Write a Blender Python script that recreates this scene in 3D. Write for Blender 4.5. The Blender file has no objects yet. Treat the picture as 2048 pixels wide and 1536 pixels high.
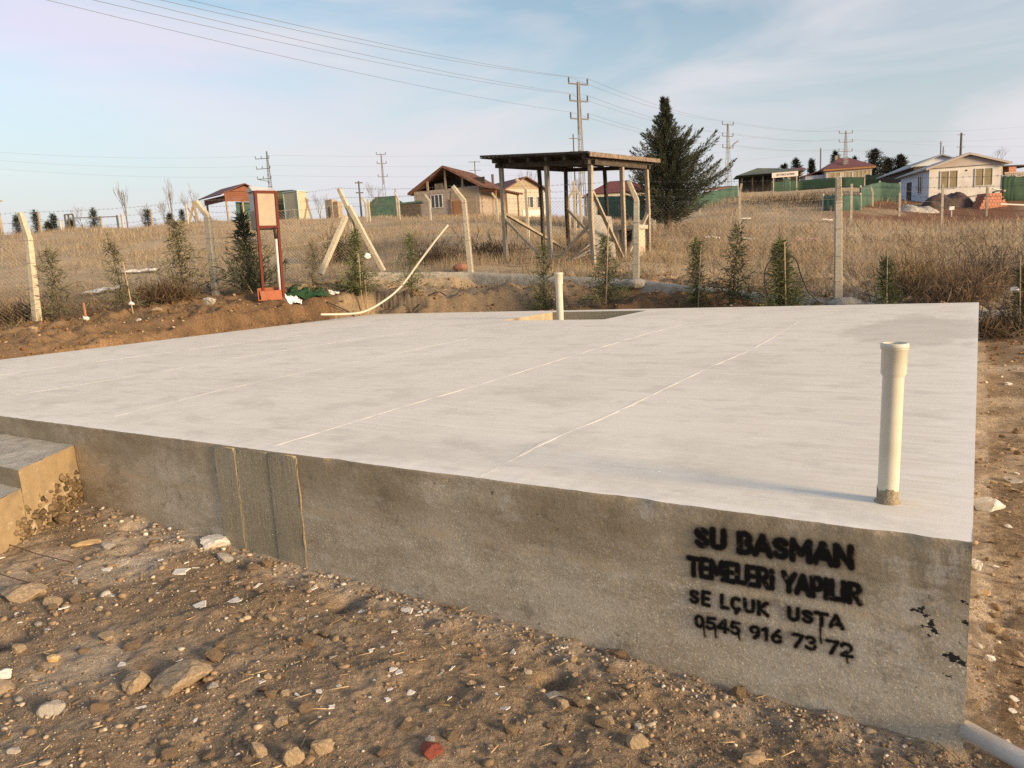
import bpy, math, random
import numpy as np
from mathutils import Vector, Matrix
sc = bpy.context.scene
PI = math.pi
random.seed(7)
RNG = np.random.default_rng(11)

# ------------------------------------------------------------------ camera
FPX, CX, CY = 1454.0, 1024.0, 768.0
PITCH, ROLL = math.radians(9.1), math.radians(3.3)
CAM = np.array([0.0, 0.0, 1.55])
FW = np.array([0, math.cos(PITCH), -math.sin(PITCH)])
R0 = np.array([1.0, 0, 0]); U0 = np.cross(R0, FW)
RT = math.cos(ROLL)*R0 - math.sin(ROLL)*U0
UP = math.sin(ROLL)*R0 + math.cos(ROLL)*U0
cam = bpy.data.cameras.new('camera'); cam.lens = FPX/2048*36; cam.sensor_width = 36
cam.sensor_fit = 'HORIZONTAL'; cam.clip_start = 0.05; cam.clip_end = 8000
camo = bpy.data.objects.new('camera', cam); sc.collection.objects.link(camo); sc.camera = camo
camo.matrix_world = Matrix(((RT[0], UP[0], -FW[0], CAM[0]), (RT[1], UP[1], -FW[1], CAM[1]), (RT[2], UP[2], -FW[2], CAM[2]), (0, 0, 0, 1)))

# ------------------------------------------------------------------ sun and sky
SUN_HEAD, SUN_EL = math.radians(126), math.radians(12)      # heading clockwise from +Y
sdir = Vector((math.sin(SUN_HEAD)*math.cos(SUN_EL), math.cos(SUN_HEAD)*math.cos(SUN_EL), math.sin(SUN_EL)))
sun = bpy.data.lights.new('sun', 'SUN'); sun.energy = 3.6; sun.angle = math.radians(16.0); sun.color = (1.0, 0.71, 0.41)
suno = bpy.data.objects.new('sun', sun); sc.collection.objects.link(suno)
suno.rotation_euler = sdir.to_track_quat('Z', 'Y').to_euler(); suno.location = (20, -10, 12)
world = bpy.data.worlds.new('World'); sc.world = world; world.use_nodes = True
wn, wl = world.node_tree.nodes, world.node_tree.links
wn.clear()
def wnode(t, **k):
    n = wn.new(t)
    for a, v in k.items(): setattr(n, a, v)
    return n
sky = wnode('ShaderNodeTexSky', sky_type='NISHITA', sun_disc=False)
sky.sun_elevation = math.radians(11); sky.sun_rotation = SUN_HEAD; sky.air_density = 1.15; sky.dust_density = 0.35; sky.ozone_density = 1.5
bg = wnode('ShaderNodeBackground'); bg.inputs[1].default_value = 0.10
out = wnode('ShaderNodeOutputWorld')
tc = wnode('ShaderNodeTexCoord'); mp = wnode('ShaderNodeMapping')
mp.inputs['Scale'].default_value = (1.6, 1.6, 7.5); mp.inputs['Rotation'].default_value = (0.10, -0.16, 4.0)
nz = wnode('ShaderNodeTexNoise'); nz.inputs['Scale'].default_value = 1.35; nz.inputs['Detail'].default_value = 7; nz.inputs['Roughness'].default_value = 0.52; nz.inputs['Distortion'].default_value = 0.5
rp = wnode('ShaderNodeValToRGB'); rp.color_ramp.elements[0].position = 0.38; rp.color_ramp.elements[1].position = 0.64
rp.color_ramp.elements[0].color = (0.0, 0.0, 0.0, 1); rp.color_ramp.elements[1].color = (0.92, 0.92, 0.92, 1)
mx = wnode('ShaderNodeMixRGB'); mx.inputs[2].default_value = (2.85, 2.88, 3.2, 1)
hs = wnode('ShaderNodeHueSaturation'); hs.inputs['Saturation'].default_value = 0.98; hs.inputs['Value'].default_value = 1.0
wl.new(tc.outputs['Generated'], mp.inputs[0]); wl.new(mp.outputs[0], nz.inputs['Vector']); wl.new(nz.outputs['Fac'], rp.inputs[0])
wt = wnode('ShaderNodeMixRGB', blend_type='MULTIPLY'); wt.inputs[0].default_value = 1; wt.inputs[2].default_value = (1.06, 1.0, 0.97, 1)
sp = wnode('ShaderNodeSeparateXYZ'); hz = wnode('ShaderNodeMapRange', interpolation_type='SMOOTHSTEP'); hz.inputs[1].default_value = 0.34; hz.inputs[2].default_value = 0.02; hz.inputs[3].default_value = 0.0; hz.inputs[4].default_value = 0.88
wl.new(tc.outputs['Generated'], sp.inputs[0]); wl.new(sp.outputs['Z'], hz.inputs[0]); 
wl.new(sky.outputs[0], hs.inputs['Color']); wl.new(hs.outputs[0], wt.inputs[1]); wl.new(wt.outputs[0], mx.inputs[1]); cl_ = wnode('ShaderNodeMixRGB', blend_type='LIGHTEN'); cl_.inputs[2].default_value = (3.7, 3.6, 3.8, 1); wl.new(rp.outputs[0], cl_.inputs[0]); wl.new(hz.outputs[0], mx.inputs[0])
wl.new(mx.outputs[0], cl_.inputs[1]); wl.new(cl_.outputs[0], bg.inputs[0]); wl.new(bg.outputs[0], out.inputs[0])
sc.view_settings.view_transform = 'Standard'; sc.view_settings.look = 'None'
sc.view_settings.exposure = 1.1; sc.view_settings.gamma = 1.0; sc.view_settings.use_curve_mapping = False
sc.cycles.use_denoising = False; sc.cycles.max_bounces = 6; sc.cycles.transparent_max_bounces = 16

# ------------------------------------------------------------------ pixel helpers (only to measure where things stand)
def ray(x, y): return FW + RT*(x-CX)/FPX + UP*(CY-y)/FPX
def on_z(x, y, z): d = ray(x, y); return CAM + d*((z-CAM[2])/d[2])
def at(x, y, Y): d = ray(x, y); return CAM + d*(Y/d[1])
def hor(x): return 534-0.0577*(x-1024)
def tana(px, py=None): d = ray(px, hor(px) if py is None else py); return d[0]/d[1]

# ------------------------------------------------------------------ noise
def _h(ix, iy, s):
    n = (ix.astype(np.int64)*374761393 + iy.astype(np.int64)*668265263 + s*1442695041) & 0xffffffff
    n = ((n ^ (n >> 13))*1274126177) & 0xffffffff
    n = ((n ^ (n >> 16))*2246822519) & 0xffffffff
    return ((n ^ (n >> 15)) & 0xffffff)/float(0xffffff)
def vn(x, y, s=0):
    ix, iy = np.floor(x), np.floor(y); fx, fy = x-ix, y-iy
    fx = fx*fx*(3-2*fx); fy = fy*fy*(3-2*fy)
    a, b, c, d = _h(ix, iy, s), _h(ix+1, iy, s), _h(ix, iy+1, s), _h(ix+1, iy+1, s)
    return (a+(b-a)*fx)*(1-fy)+(c+(d-c)*fx)*fy
def fbm(x, y, s=0, o=4, g=0.5):
    r = 0; a = 1; t = 0
    for k in range(o):
        r = r+a*(vn(x*2**k+17.3*k, y*2**k-9.1*k, s+k)-0.5); t += a; a *= g
    return r/t*2
def sst(a, b, x): t = np.clip((x-a)/(b-a), 0, 1); return t*t*(3-2*t)

# ------------------------------------------------------------------ slab frame
ZS = 0.62
A = on_z(1945, 1085, ZS); B = on_z(1950, 605, ZS); C = on_z(750, 628, ZS)
SX = (B-C)/np.linalg.norm(B-C)                 # local x: along the front, to the right
SY = np.array([-SX[1], SX[0], 0])              # local y: away from the camera
SLW, SLD = 12.35, 10.62
SROT = math.atan2(SX[1], SX[0])
def loc(x, y): dx, dy = x-A[0], y-A[1]; return dx*SX[0]+dy*SX[1], dx*SY[0]+dy*SY[1]
def slw(u, v, z=0.0): p = A+SX*u+SY*v; return np.array([p[0], p[1], z])
def on_front(px, py):
    d = ray(px, py); t = ((A-CAM)@SY)/(d@SY); p = CAM+d*t
    return (p-A)@SX, p[2]

# ------------------------------------------------------------------ terrain
PROF = {
 -300: [(10, .3), (11, .55), (12.5, .8), (15.5, .84), (20, 1.2), (45, 5.2), (70, 5.0), (150, 3.5)],
 0: [(9.6, .1), (10.8, .55), (12.5, .83), (15.5, .85), (20, 1.2), (45, 5.15), (70, 4.8), (150, 3.5)],
 250: [(10.5, .1), (12, .6), (13, .85), (16.5, 1.12), (22, 1.6), (45, 5.2), (70, 5.1), (150, 4.5)],
 440: [(12.6, .2), (13.6, .62), (14.4, 1.0), (17.2, 1.29), (25, 2.1), (50, 5.9), (80, 5.8), (150, 5.5)],
 560: [(14.4, .3), (15.1, .5), (15.6, 1.0), (16.3, 1.2), (17.5, 1.3), (25, 2.1), (52, 5.85), (75, 5.95), (150, 6.2)],
 640: [(14.6, .3), (16.0, .4), (16.6, .98), (17.3, 1.2), (20, 1.5), (26, 2.25), (54, 5.85), (75, 6.05), (150, 6.6)],
 700: [(14.5, .3), (17.0, .3), (17.6, 1.1), (20, 1.5), (28, 2.5), (55, 5.9), (70, 6.1), (150, 7)],
 940: [(15.5, .3), (16.9, .3), (17.35, 1.02), (18.8, 1.06), (19.1, 1.42), (25, 2.1), (40, 4.0), (60, 5.75), (75, 6.0), (150, 8)],
 1270: [(13.4, .3), (14.6, .3), (15.0, .7), (16.5, .74), (16.9, 1.05), (21, 1.5), (36, 3.0), (60, 4.6), (110, 7.5), (150, 10)],
 1480: [(12, .35), (12.9, .5), (14.8, .62), (15.2, .75), (20, 1.05), (35, 2.6), (48, 4.2), (50, 4.9), (70, 7.0), (110, 10.3), (160, 13)],
 1680: [(11.2, .2), (12.2, .33), (13.7, .36), (14.1, .5), (20, .95), (37, 2.65), (45, 4.0), (60, 5.8), (110, 10.4), (160, 13)],
 1880: [(10.3, .0), (12.1, .08), (12.5, .34), (20, .9), (40, 2.5), (46, 3.9), (52, 4.2), (70, 6), (110, 9.5), (160, 12)],
 2048: [(9.5, .0), (11.4, .05), (11.8, .3), (20, .9), (40, 2.6), (46, 3.9), (52, 4.1), (70, 6), (160, 11)],
 2400: [(8.0, .0), (10, .05), (10.5, .3), (20, .9), (40, 2.6), (46, 3.8), (70, 6), (160, 11)]}
_keys = sorted(PROF); _ka = np.array([tana(k) for k in _keys])
def terrain0(x, y):
    x = np.asarray(x, float); y = np.asarray(y, float); ys = np.maximum(y, 1.0); a = np.clip(x/ys, _ka[0], _ka[-1])
    zz = []
    for k in _keys:
        p = [(0, 0), (7.5, 0)]+PROF[k]; p = p+[(400, p[-1][1]), (4000, p[-1][1]-40)]
        zz.append(np.interp(ys, [q[0] for q in p], [q[1] for q in p]))
    zz = np.array(zz); i = np.clip(np.searchsorted(_ka, a)-1, 0, len(_ka)-2)
    t = (a-_ka[i])/(_ka[i+1]-_ka[i])
    f = np.arange(len(a.ravel()))
    zf = zz.reshape(len(_keys), -1); i = i.ravel(); t = t.ravel()
    z = (zf[i, f]*(1-t)+zf[i+1, f]*t).reshape(a.shape)
    near = np.clip(-0.053-0.0267*x, -0.1, 0.04)*(1-sst(6, 9, y))
    z = z+near
    u, v = loc(x, y)
    ins = np.minimum(np.minimum(-u, u+SLW), np.minimum(v, SLD-v))     # >0 inside the slab outline
    lim = np.where(ins > -0.05, 0.25 if True else 0, 99)
    z = np.where((ins > -0.05) & (y > 6), np.minimum(z, 0.25), z)
    z = np.where((ins > -0.35) & (y > 6), np.minimum(z, ZS-0.04+np.maximum(0, -ins)*0.5), z)
    return z
HOLES = [(on_z(692, 1195, 0), .055, .12), (on_z(1108, 1330, 0), .05, .15), (on_z(10, 1285, 0), .08, .07), (on_z(270, 1060, 0), .06, .08), (on_z(2035, 1190, 0), .10, .09), (on_z(1960, 1510, -.05), .10, .05)]
def terrain(x, y, fine=True):
    x = np.asarray(x, float); y = np.asarray(y, float)
    z = terrain0(x, y)
    r = np.hypot(x, y)
    amp = np.where(r < 9, 0.028, 0.06)
    z = z+amp*fbm(x*1.1, y*1.1, 3, 3)
    bank = sst(10, 12.5, y)*(1-sst(17.5, 21, y))
    z = z+bank*0.16*fbm(x*2.1, y*2.1, 21, 4)+bank*.09*fbm(x*7, y*7, 23, 3)
    z = z+sst(25, 45, r)*0.25*fbm(x*.12, y*.12, 33, 3)
    if fine:
        n = fbm(x*9, y*9, 5, 4, .6)
        z = z+np.where(r < 12, 0.011, 0.0)*n+np.where(r < 8, 0.007, 0)*fbm(x*32, y*32, 8, 4, .65)
        cl = np.maximum(0, fbm(x*5.5, y*5.5, 55, 3)-0.18)
        z = z+np.where(r < 14, 0.038, 0)*cl
        for p, rad, dep in HOLES:
            z = z-dep*np.exp(-((x-p[0])**2+(y-p[1])**2)/(rad*rad))
    return z
def tz(x, y): return float(terrain(np.array([x]), np.array([y]))[0])
def put(px, py, Y, dz=0.0):
    d = ray(px, py); x = d[0]/d[1]*Y; return np.array([x, Y, tz(x, Y)+dz])
def ground_at(px, py):
    d = ray(px, py); t = np.geomspace(1.2, 300, 6000); P = CAM[None]+d[None]*t[:, None]
    dz = P[:, 2]-terrain(P[:, 0], P[:, 1]); k = np.argmax(dz < 0) if (dz < 0).any() else 500
    return np.array([P[k, 0], P[k, 1], tz(P[k, 0], P[k, 1])])
def hgt(p, px, py):
    """height a vertical at p must have so that its top is seen at row py"""
    d = ray(px, py); t = math.hypot(p[0], p[1])/math.hypot(d[0], d[1]); return CAM[2]+d[2]*t-p[2]

# ------------------------------------------------------------------ materials
MATS = {}
def material(name, c1, c2=None, scale=8.0, rough=0.8, bump=0.0, bscale=40.0, c3=None, spec=0.3, detail=6, stretch=(1, 1, 1), metal=0.0, mid=(0.35, 0.65), dist=0.01):
    m = bpy.data.materials.new(name); m.use_nodes = True; n, l = m.node_tree.nodes, m.node_tree.links
    b = n['Principled BSDF']; b.inputs['Roughness'].default_value = rough; b.inputs['Specular IOR Level'].default_value = spec; b.inputs['Metallic'].default_value = metal
    t = n.new('ShaderNodeTexCoord'); mp = n.new('ShaderNodeMapping'); mp.inputs['Scale'].default_value = stretch
    l.new(t.outputs['Object'], mp.inputs[0])
    if c2 is None: b.inputs['Base Color'].default_value = (*c1, 1)
    else:
        z = n.new('ShaderNodeTexNoise'); z.inputs['Scale'].default_value = scale; z.inputs['Detail'].default_value = detail; z.inputs['Roughness'].default_value = .62
        r = n.new('ShaderNodeValToRGB'); e = r.color_ramp.elements
        e[0].color = (*c1, 1); e[1].color = (*c2, 1); e[0].position, e[1].position = mid
        if c3: q = e.new((mid[0]+mid[1])/2); q.color = (*c3, 1)
        l.new(mp.outputs[0], z.inputs['Vector']); l.new(z.outputs['Fac'], r.inputs[0]); l.new(r.outputs[0], b.inputs['Base Color'])
    if bump:
        z2 = n.new('ShaderNodeTexNoise'); z2.inputs['Scale'].default_value = bscale; z2.inputs['Detail'].default_value = 5
        bp = n.new('ShaderNodeBump'); bp.inputs['Strength'].default_value = bump; bp.inputs['Distance'].default_value = dist
        l.new(mp.outputs[0], z2.inputs['Vector']); l.new(z2.outputs['Fac'], bp.inputs['Height']); l.new(bp.outputs[0], b.inputs['Normal'])
    MATS[name] = m; return m
def attr_material(name, attr, rough=0.9, spec=0.1, noise=0.35, nscale=20.0, bump=0.0, bscale=60., dist=.02, trans=0.0):
    m = bpy.data.materials.new(name); m.use_nodes = True; n, l = m.node_tree.nodes, m.node_tree.links
    b = n['Principled BSDF']; b.inputs['Roughness'].default_value = rough; b.inputs['Specular IOR Level'].default_value = spec
    a = n.new('ShaderNodeAttribute'); a.attribute_name = attr
    t = n.new('ShaderNodeTexCoord'); z = n.new('ShaderNodeTexNoise'); z.inputs['Scale'].default_value = nscale; z.inputs['Detail'].default_value = 8; z.inputs['Roughness'].default_value = .7
    mr = n.new('ShaderNodeMapRange'); mr.inputs[1].default_value = .3; mr.inputs[2].default_value = .7; mr.inputs[3].default_value = 1-noise; mr.inputs[4].default_value = 1+noise
    mm = n.new('ShaderNodeVectorMath'); mm.operation = 'SCALE'
    l.new(t.outputs['Object'], z.inputs['Vector']); l.new(z.outputs['Fac'], mr.inputs[0]); l.new(a.outputs['Color'], mm.inputs[0]); l.new(mr.outputs[0], mm.inputs['Scale']); l.new(mm.outputs[0], b.inputs['Base Color'])
    if bump:
        z2 = n.new('ShaderNodeTexNoise'); z2.inputs['Scale'].default_value = bscale; z2.inputs['Detail'].default_value = 8; z2.inputs['Roughness'].default_value = .65
        bp = n.new('ShaderNodeBump'); bp.inputs['Strength'].default_value = bump; bp.inputs['Distance'].default_value = dist
        l.new(t.outputs['Object'], z2.inputs['Vector']); l.new(z2.outputs['Fac'], bp.inputs['Height']); l.new(bp.outputs[0], b.inputs['Normal'])
    if trans:
        o = n['Material Output']; tr = n.new('ShaderNodeBsdfTranslucent'); ms = n.new('ShaderNodeMixShader'); ms.inputs[0].default_value = trans
        l.new(mm.outputs[0], tr.inputs['Color']); l.new(b.outputs[0], ms.inputs[1]); l.new(tr.outputs[0], ms.inputs[2]); l.new(ms.outputs[0], o.inputs[0])
    MATS[name] = m; return m

# ------------------------------------------------------------------ mesh helpers
COL = sc.collection
class MB:
    def __init__(self): self.v = []; self.f = []
    def add(self, vs, fs):
        k = len(self.v); self.v += [tuple(map(float, p)) for p in vs]; self.f += [tuple(i+k for i in q) for q in fs]; return self
    def box(self, x0, x1, y0, y1, z0, z1):
        return self.add([(x0, y0, z0), (x1, y0, z0), (x1, y1, z0), (x0, y1, z0), (x0, y0, z1), (x1, y0, z1), (x1, y1, z1), (x0, y1, z1)],
                        [(0, 3, 2, 1), (4, 5, 6, 7), (0, 1, 5, 4), (1, 2, 6, 5), (2, 3, 7, 6), (3, 0, 4, 7)])
    def sweep(self, pts, w, h=None, up=(0, 0, 1), taper=None, n=4, cap=True):
        """square (n=4, w x h) or round (n>4, radius w) section along a polyline"""
        P = [np.array(p, float) for p in pts]; m = len(P); h = w if h is None else h; vs = []
        for i in range(m):
            t = P[min(i+1, m-1)]-P[max(i-1, 0)]; t = t/(np.linalg.norm(t)+1e-9)
            u = np.array(up, float)
            if abs(t@u) > .97: u = np.array([0, 1., 0]) if abs(t[1]) < .9 else np.array([1., 0, 0])
            s = np.cross(t, u); s /= np.linalg.norm(s); q = np.cross(s, t)
            k = 1.0 if taper is None else taper[i]
            if n == 4: off = [(-w/2, -h/2), (w/2, -h/2), (w/2, h/2), (-w/2, h/2)]
            else: off = [(w*math.cos(2*PI*j/n), w*math.sin(2*PI*j/n)) for j in range(n)]
            vs += [P[i]+s*a*k+q*b*k for a, b in off]
        fs = [(i*n+j, i*n+(j+1) % n, (i+1)*n+(j+1) % n, (i+1)*n+j) for i in range(m-1) for j in range(n)]
        if cap: fs += [tuple(range(n))[::-1], tuple((m-1)*n+j for j in range(n))]
        return self.add(vs, fs)
    def tube(self, pts, r, n=8, taper=None, cap=True): return self.sweep(pts, r, None, n=n, taper=taper, cap=cap)
    def lathe(self, prof, n=20, c=(0, 0, 0), close=False):
        vs = []; m = len(prof)
        for r, z in prof: vs += [(c[0]+r*math.cos(2*PI*j/n), c[1]+r*math.sin(2*PI*j/n), c[2]+z) for j in range(n)]
        fs = [(i*n+j, i*n+(j+1) % n, (i+1)*n+(j+1) % n, (i+1)*n+j) for i in range(m-1) for j in range(n)]
        return self.add(vs, fs)
    def poly(self, pts): return self.add(pts, [tuple(range(len(pts)))])
    def slab(self, pts, off):
        """a polygon given a thickness along the vector off"""
        n = len(pts); o = np.array(off, float); P = [np.array(p, float) for p in pts]
        return self.add(P+[p+o for p in P], [tuple(range(n))[::-1], tuple(range(n, 2*n))]+[(i, (i+1) % n, n+(i+1) % n, n+i) for i in range(n)])
    def build(self, name, mat, parent=None, smooth=False, bevel=0.0):
        me = bpy.data.meshes.new(name); me.from_pydata(self.v, [], self.f); me.update()
        if isinstance(mat, str): mat = MATS[mat]
        me.materials.append(mat)
        if smooth: me.polygons.foreach_set('use_smooth', [True]*len(me.polygons))
        o = bpy.data.objects.new(name, me); COL.objects.link(o)
        if parent is not None: o.parent = parent
        if bevel:
            b = o.modifiers.new('bevel', 'BEVEL'); b.width = bevel; b.segments = 2; b.limit_method = 'ANGLE'
        return o
def npmesh(name, V, F, mat, cols=None, parent=None, smooth=False, attr='col'):
    """V (n,3), F (m,3) or (m,4) numpy arrays"""
    me = bpy.data.meshes.new(name); k = F.shape[1]
    me.vertices.add(len(V)); me.vertices.foreach_set('co', np.ascontiguousarray(V, np.float32).ravel())
    me.loops.add(F.size); me.loops.foreach_set('vertex_index', np.ascontiguousarray(F, np.int32).ravel())
    me.polygons.add(len(F)); me.polygons.foreach_set('loop_start', np.arange(0, F.size, k, dtype=np.int32))
    if smooth: me.polygons.foreach_set('use_smooth', np.ones(len(F), bool))
    if cols is not None:
        a = me.attributes.new(attr, 'FLOAT_COLOR', 'POINT'); c = np.ones((len(V), 4), np.float32); c[:, :3] = cols; a.data.foreach_set('color', c.ravel())
    me.update(calc_edges=True); me.validate()
    me.materials.append(MATS[mat] if isinstance(mat, str) else mat)
    o = bpy.data.objects.new(name, me); COL.objects.link(o)
    if parent is not None: o.parent = parent
    return o
def tag(o, label=None, cat=None, group=None, kind=None):
    if label: o['label'] = label
    if cat: o['category'] = cat
    if group: o['group'] = group
    if kind: o['kind'] = kind
    return o
def empty(name, p, rz=0.0, label=None, cat=None, group=None, kind=None):
    o = bpy.data.objects.new(name, None); COL.objects.link(o); o.location = tuple(map(float, p)); o.rotation_euler = (0, 0, rz); o.empty_display_size = .2
    return tag(o, label, cat, group, kind)
def copy_tree(o, parent=None):
    c = o.copy(); COL.objects.link(c); c.parent = parent
    for ch in list(o.children): copy_tree(ch, c)
    return c

# ------------------------------------------------------------------ material list
material('pvc', (.52, .495, .41), (.60, .575, .49), 7, .38, spec=.5)
material('pvc_white', (.46, .46, .45), (.55, .55, .54), 9, .35, spec=.5)
material('teal', (.12, .42, .42)); material('laitance', (.66, .635, .585), (.73, .705, .655), 9, .9); material('mortar', (.20, .165, .115), (.33, .28, .20), 60, .95, .6, 150)
material('post_concrete', (.37, .335, .265), (.52, .475, .385), 14, .9, .45, 70, c3=(.45, .41, .325))
material('kerb_concrete', (.30, .28, .24), (.46, .43, .37), 9, .95, .7, 45, dist=.02)
material('wire', (.20, .19, .17), rough=.5, metal=.6); material('wire_dark', (.10, .10, .11), rough=.6)
material('rust_red', (.085, .013, .010), (.115, .02, .015), 20, .6, spec=.15); material('box_cream', (.29, .25, .19), (.34, .295, .23), 3, .6, spec=.2)
material('box_grey', (.45, .46, .45), (.52, .53, .52), 4, .5, spec=.4)
material('orange_plastic', (.28, .085, .04), (.34, .115, .055), 5, .5, spec=.4); material('white_sheet', (.72, .72, .72), (.8, .8, .8), 5, .6)
material('turf', (.012, .045, .02), (.03, .085, .035), 60, .95, .8, 200); material('hose', (.50, .46, .38), rough=.4)
material('old_wood', (.22, .185, .145), (.44, .385, .305), 7, .9, .5, 40, stretch=(6, 6, .6)); material('dark_wood', (.035, .03, .026), (.09, .075, .06), 7, .9, .4, 40)
material('roof_sheet', (.03, .03, .029), (.075, .07, .065), 5, .8, .3, 30); material('rust_edge', (.10, .08, .065), (.26, .20, .155), 9, .85, .4, 60)
material('bark', (.07, .05, .035), (.15, .11, .08), 20, .95, .6, 60); material('twig', (.13, .095, .07), (.22, .17, .13), 20, .95)
material('brick_wall', (.24, .20, .17), (.40, .35, .30), 5, .95, .5, 20); material('brick_tan', (.27, .215, .15), (.34, .28, .205), 5, .95)
material('roof_tile', (.115, .06, .045), (.21, .115, .085), 3, .85, c3=(.155, .08, .06)); material('roof_red', (.10, .032, .03), (.135, .048, .042), 3, .6)
material('roof_maroon', (.11, .045, .052), (.15, .065, .07), 3, .6); material('plaster_cream', (.36, .33, .28), (.44, .41, .355), 1.5, .9)
material('plaster_white', (.52, .505, .475), (.66, .645, .615), 1.2, .9, c3=(.60, .585, .555)); material('plaster_blue_shade', (.48, .54, .66), (.56, .62, .72), 1.0, .9)  # the blue holds the bluish shade on the white bungalow's side wall
material('gable_pink', (.40, .35, .325), (.46, .41, .38), 1.2, .8); material('board_tan', (.21, .17, .10), (.28, .23, .14), 2, .8); material('frame_white', (.52, .52, .51), rough=.6)
material('glass_dark', (.03, .035, .04), rough=.15, spec=.6); material('orange_wood', (.24, .125, .06), (.32, .17, .085), 5, .8); material('orange_red', (.14, .052, .027), (.20, .075, .04), 3, .7)
material('green_net', (.035, .075, .06), (.06, .115, .09), 2.5, .9); material('green_panel', (.014, .042, .026), (.022, .06, .036), 1, .8); material('green_field', (.03, .065, .025), (.05, .09, .04), .6, .9)
material('grey_roof', (.24, .27, .30), (.32, .35, .38), 1, .6); material('green_roof', (.07, .09, .075), (.11, .13, .11), 1, .8); material('cabin_blue', (.30, .42, .50), (.36, .48, .55), 1, .6); material('cabin_cream', (.38, .37, .27), (.43, .42, .32), 1, .6)
material('cabin_olive', (.09, .11, .05), (.12, .14, .07), 1, .7); material('steel_grey', (.13, .14, .15), (.19, .20, .21), 4, .6); material('steel_dark', (.10, .10, .10), rough=.6)
material('tarp', (.045, .03, .028), (.10, .07, .06), 6, .8, .5, 20); material('block_orange', (.32, .14, .095), (.40, .19, .13), 8, .9); material('car_paint', (.08, .09, .10), rough=.25, spec=.6); material('car_light', (.30, .36, .40), rough=.3)
material('rock_tan', (.26, .19, .12), (.45, .36, .25), 9, .95, .6, 45, c3=(.34, .26, .17)); material('rock_grey', (.28, .26, .23), (.48, .45, .40), 12, .95, .6, 60)
material('flake', (.56, .54, .50), (.72, .70, .66), 18, .9, .4, 90); material('clod', (.19, .135, .085), (.28, .205, .135), 14, .98, .8, 60); material('chip_wood', (.48, .33, .16), (.60, .43, .23), 12, .8, stretch=(1, 8, 8)); material('brick_red', (.20, .05, .035), (.28, .08, .05), 14, .9, .4, 50)
material('stake_wood', (.27, .205, .135), (.36, .28, .195), 12, .85); material('rubber', (.02, .02, .02), rough=.6); material('sign_white', (.72, .66, .60), rough=.8); material('ink', (.02, .018, .016), rough=.8); material('cloth_white', (.66, .64, .60), (.74, .72, .68), 10, .9); material('counter', (.42, .37, .28), (.50, .44, .34), 3, .8); material('asbestos', (.30, .29, .28), (.40, .385, .37), 9, .9, .3, 50)
material('pink_trash', (.55, .30, .30)); material('red_soil', (.15, .07, .045), (.22, .11, .07), 3, .98, .6, 12); material('rebar', (.12, .07, .05), rough=.8)
attr_material('ground_mat', 'col', .95, .08, .42, 26., .8, 70., .022)
def speckle(m):
    n, l = m.node_tree.nodes, m.node_tree.links; b = n['Principled BSDF']; src = b.inputs['Base Color'].links[0].from_socket; t = n.new('ShaderNodeTexCoord')
    for sc_, lo, hi, col, f in ((210., .60, .68, (.50, .42, .31), .7), (95., .62, .69, (.46, .37, .26), .65), (130., .38, .30, (.07, .045, .025), .6), (38., .66, .72, (.44, .38, .30), .5)):
        z = n.new('ShaderNodeTexNoise'); z.inputs['Scale'].default_value = sc_; z.inputs['Detail'].default_value = 3; mr = n.new('ShaderNodeMapRange'); mr.inputs[1].default_value = lo; mr.inputs[2].default_value = hi; mr.inputs[4].default_value = f; mx_ = n.new('ShaderNodeMixRGB'); mx_.inputs[2].default_value = (*col, 1)
        l.new(t.outputs['Object'], z.inputs['Vector']); l.new(z.outputs['Fac'], mr.inputs[0]); l.new(mr.outputs[0], mx_.inputs[0]); l.new(src, mx_.inputs[1]); src = mx_.outputs[0]
    l.new(src, b.inputs['Base Color'])
speckle(MATS['ground_mat'])
attr_material('grass_mat', 'col', .9, .1, .2, 6., trans=.25)
attr_material('needle_mat', 'col', .8, .2, .25, 5., trans=.12)
attr_material('pebble_mat', 'col', .95, .1, .3, 90.)

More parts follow.
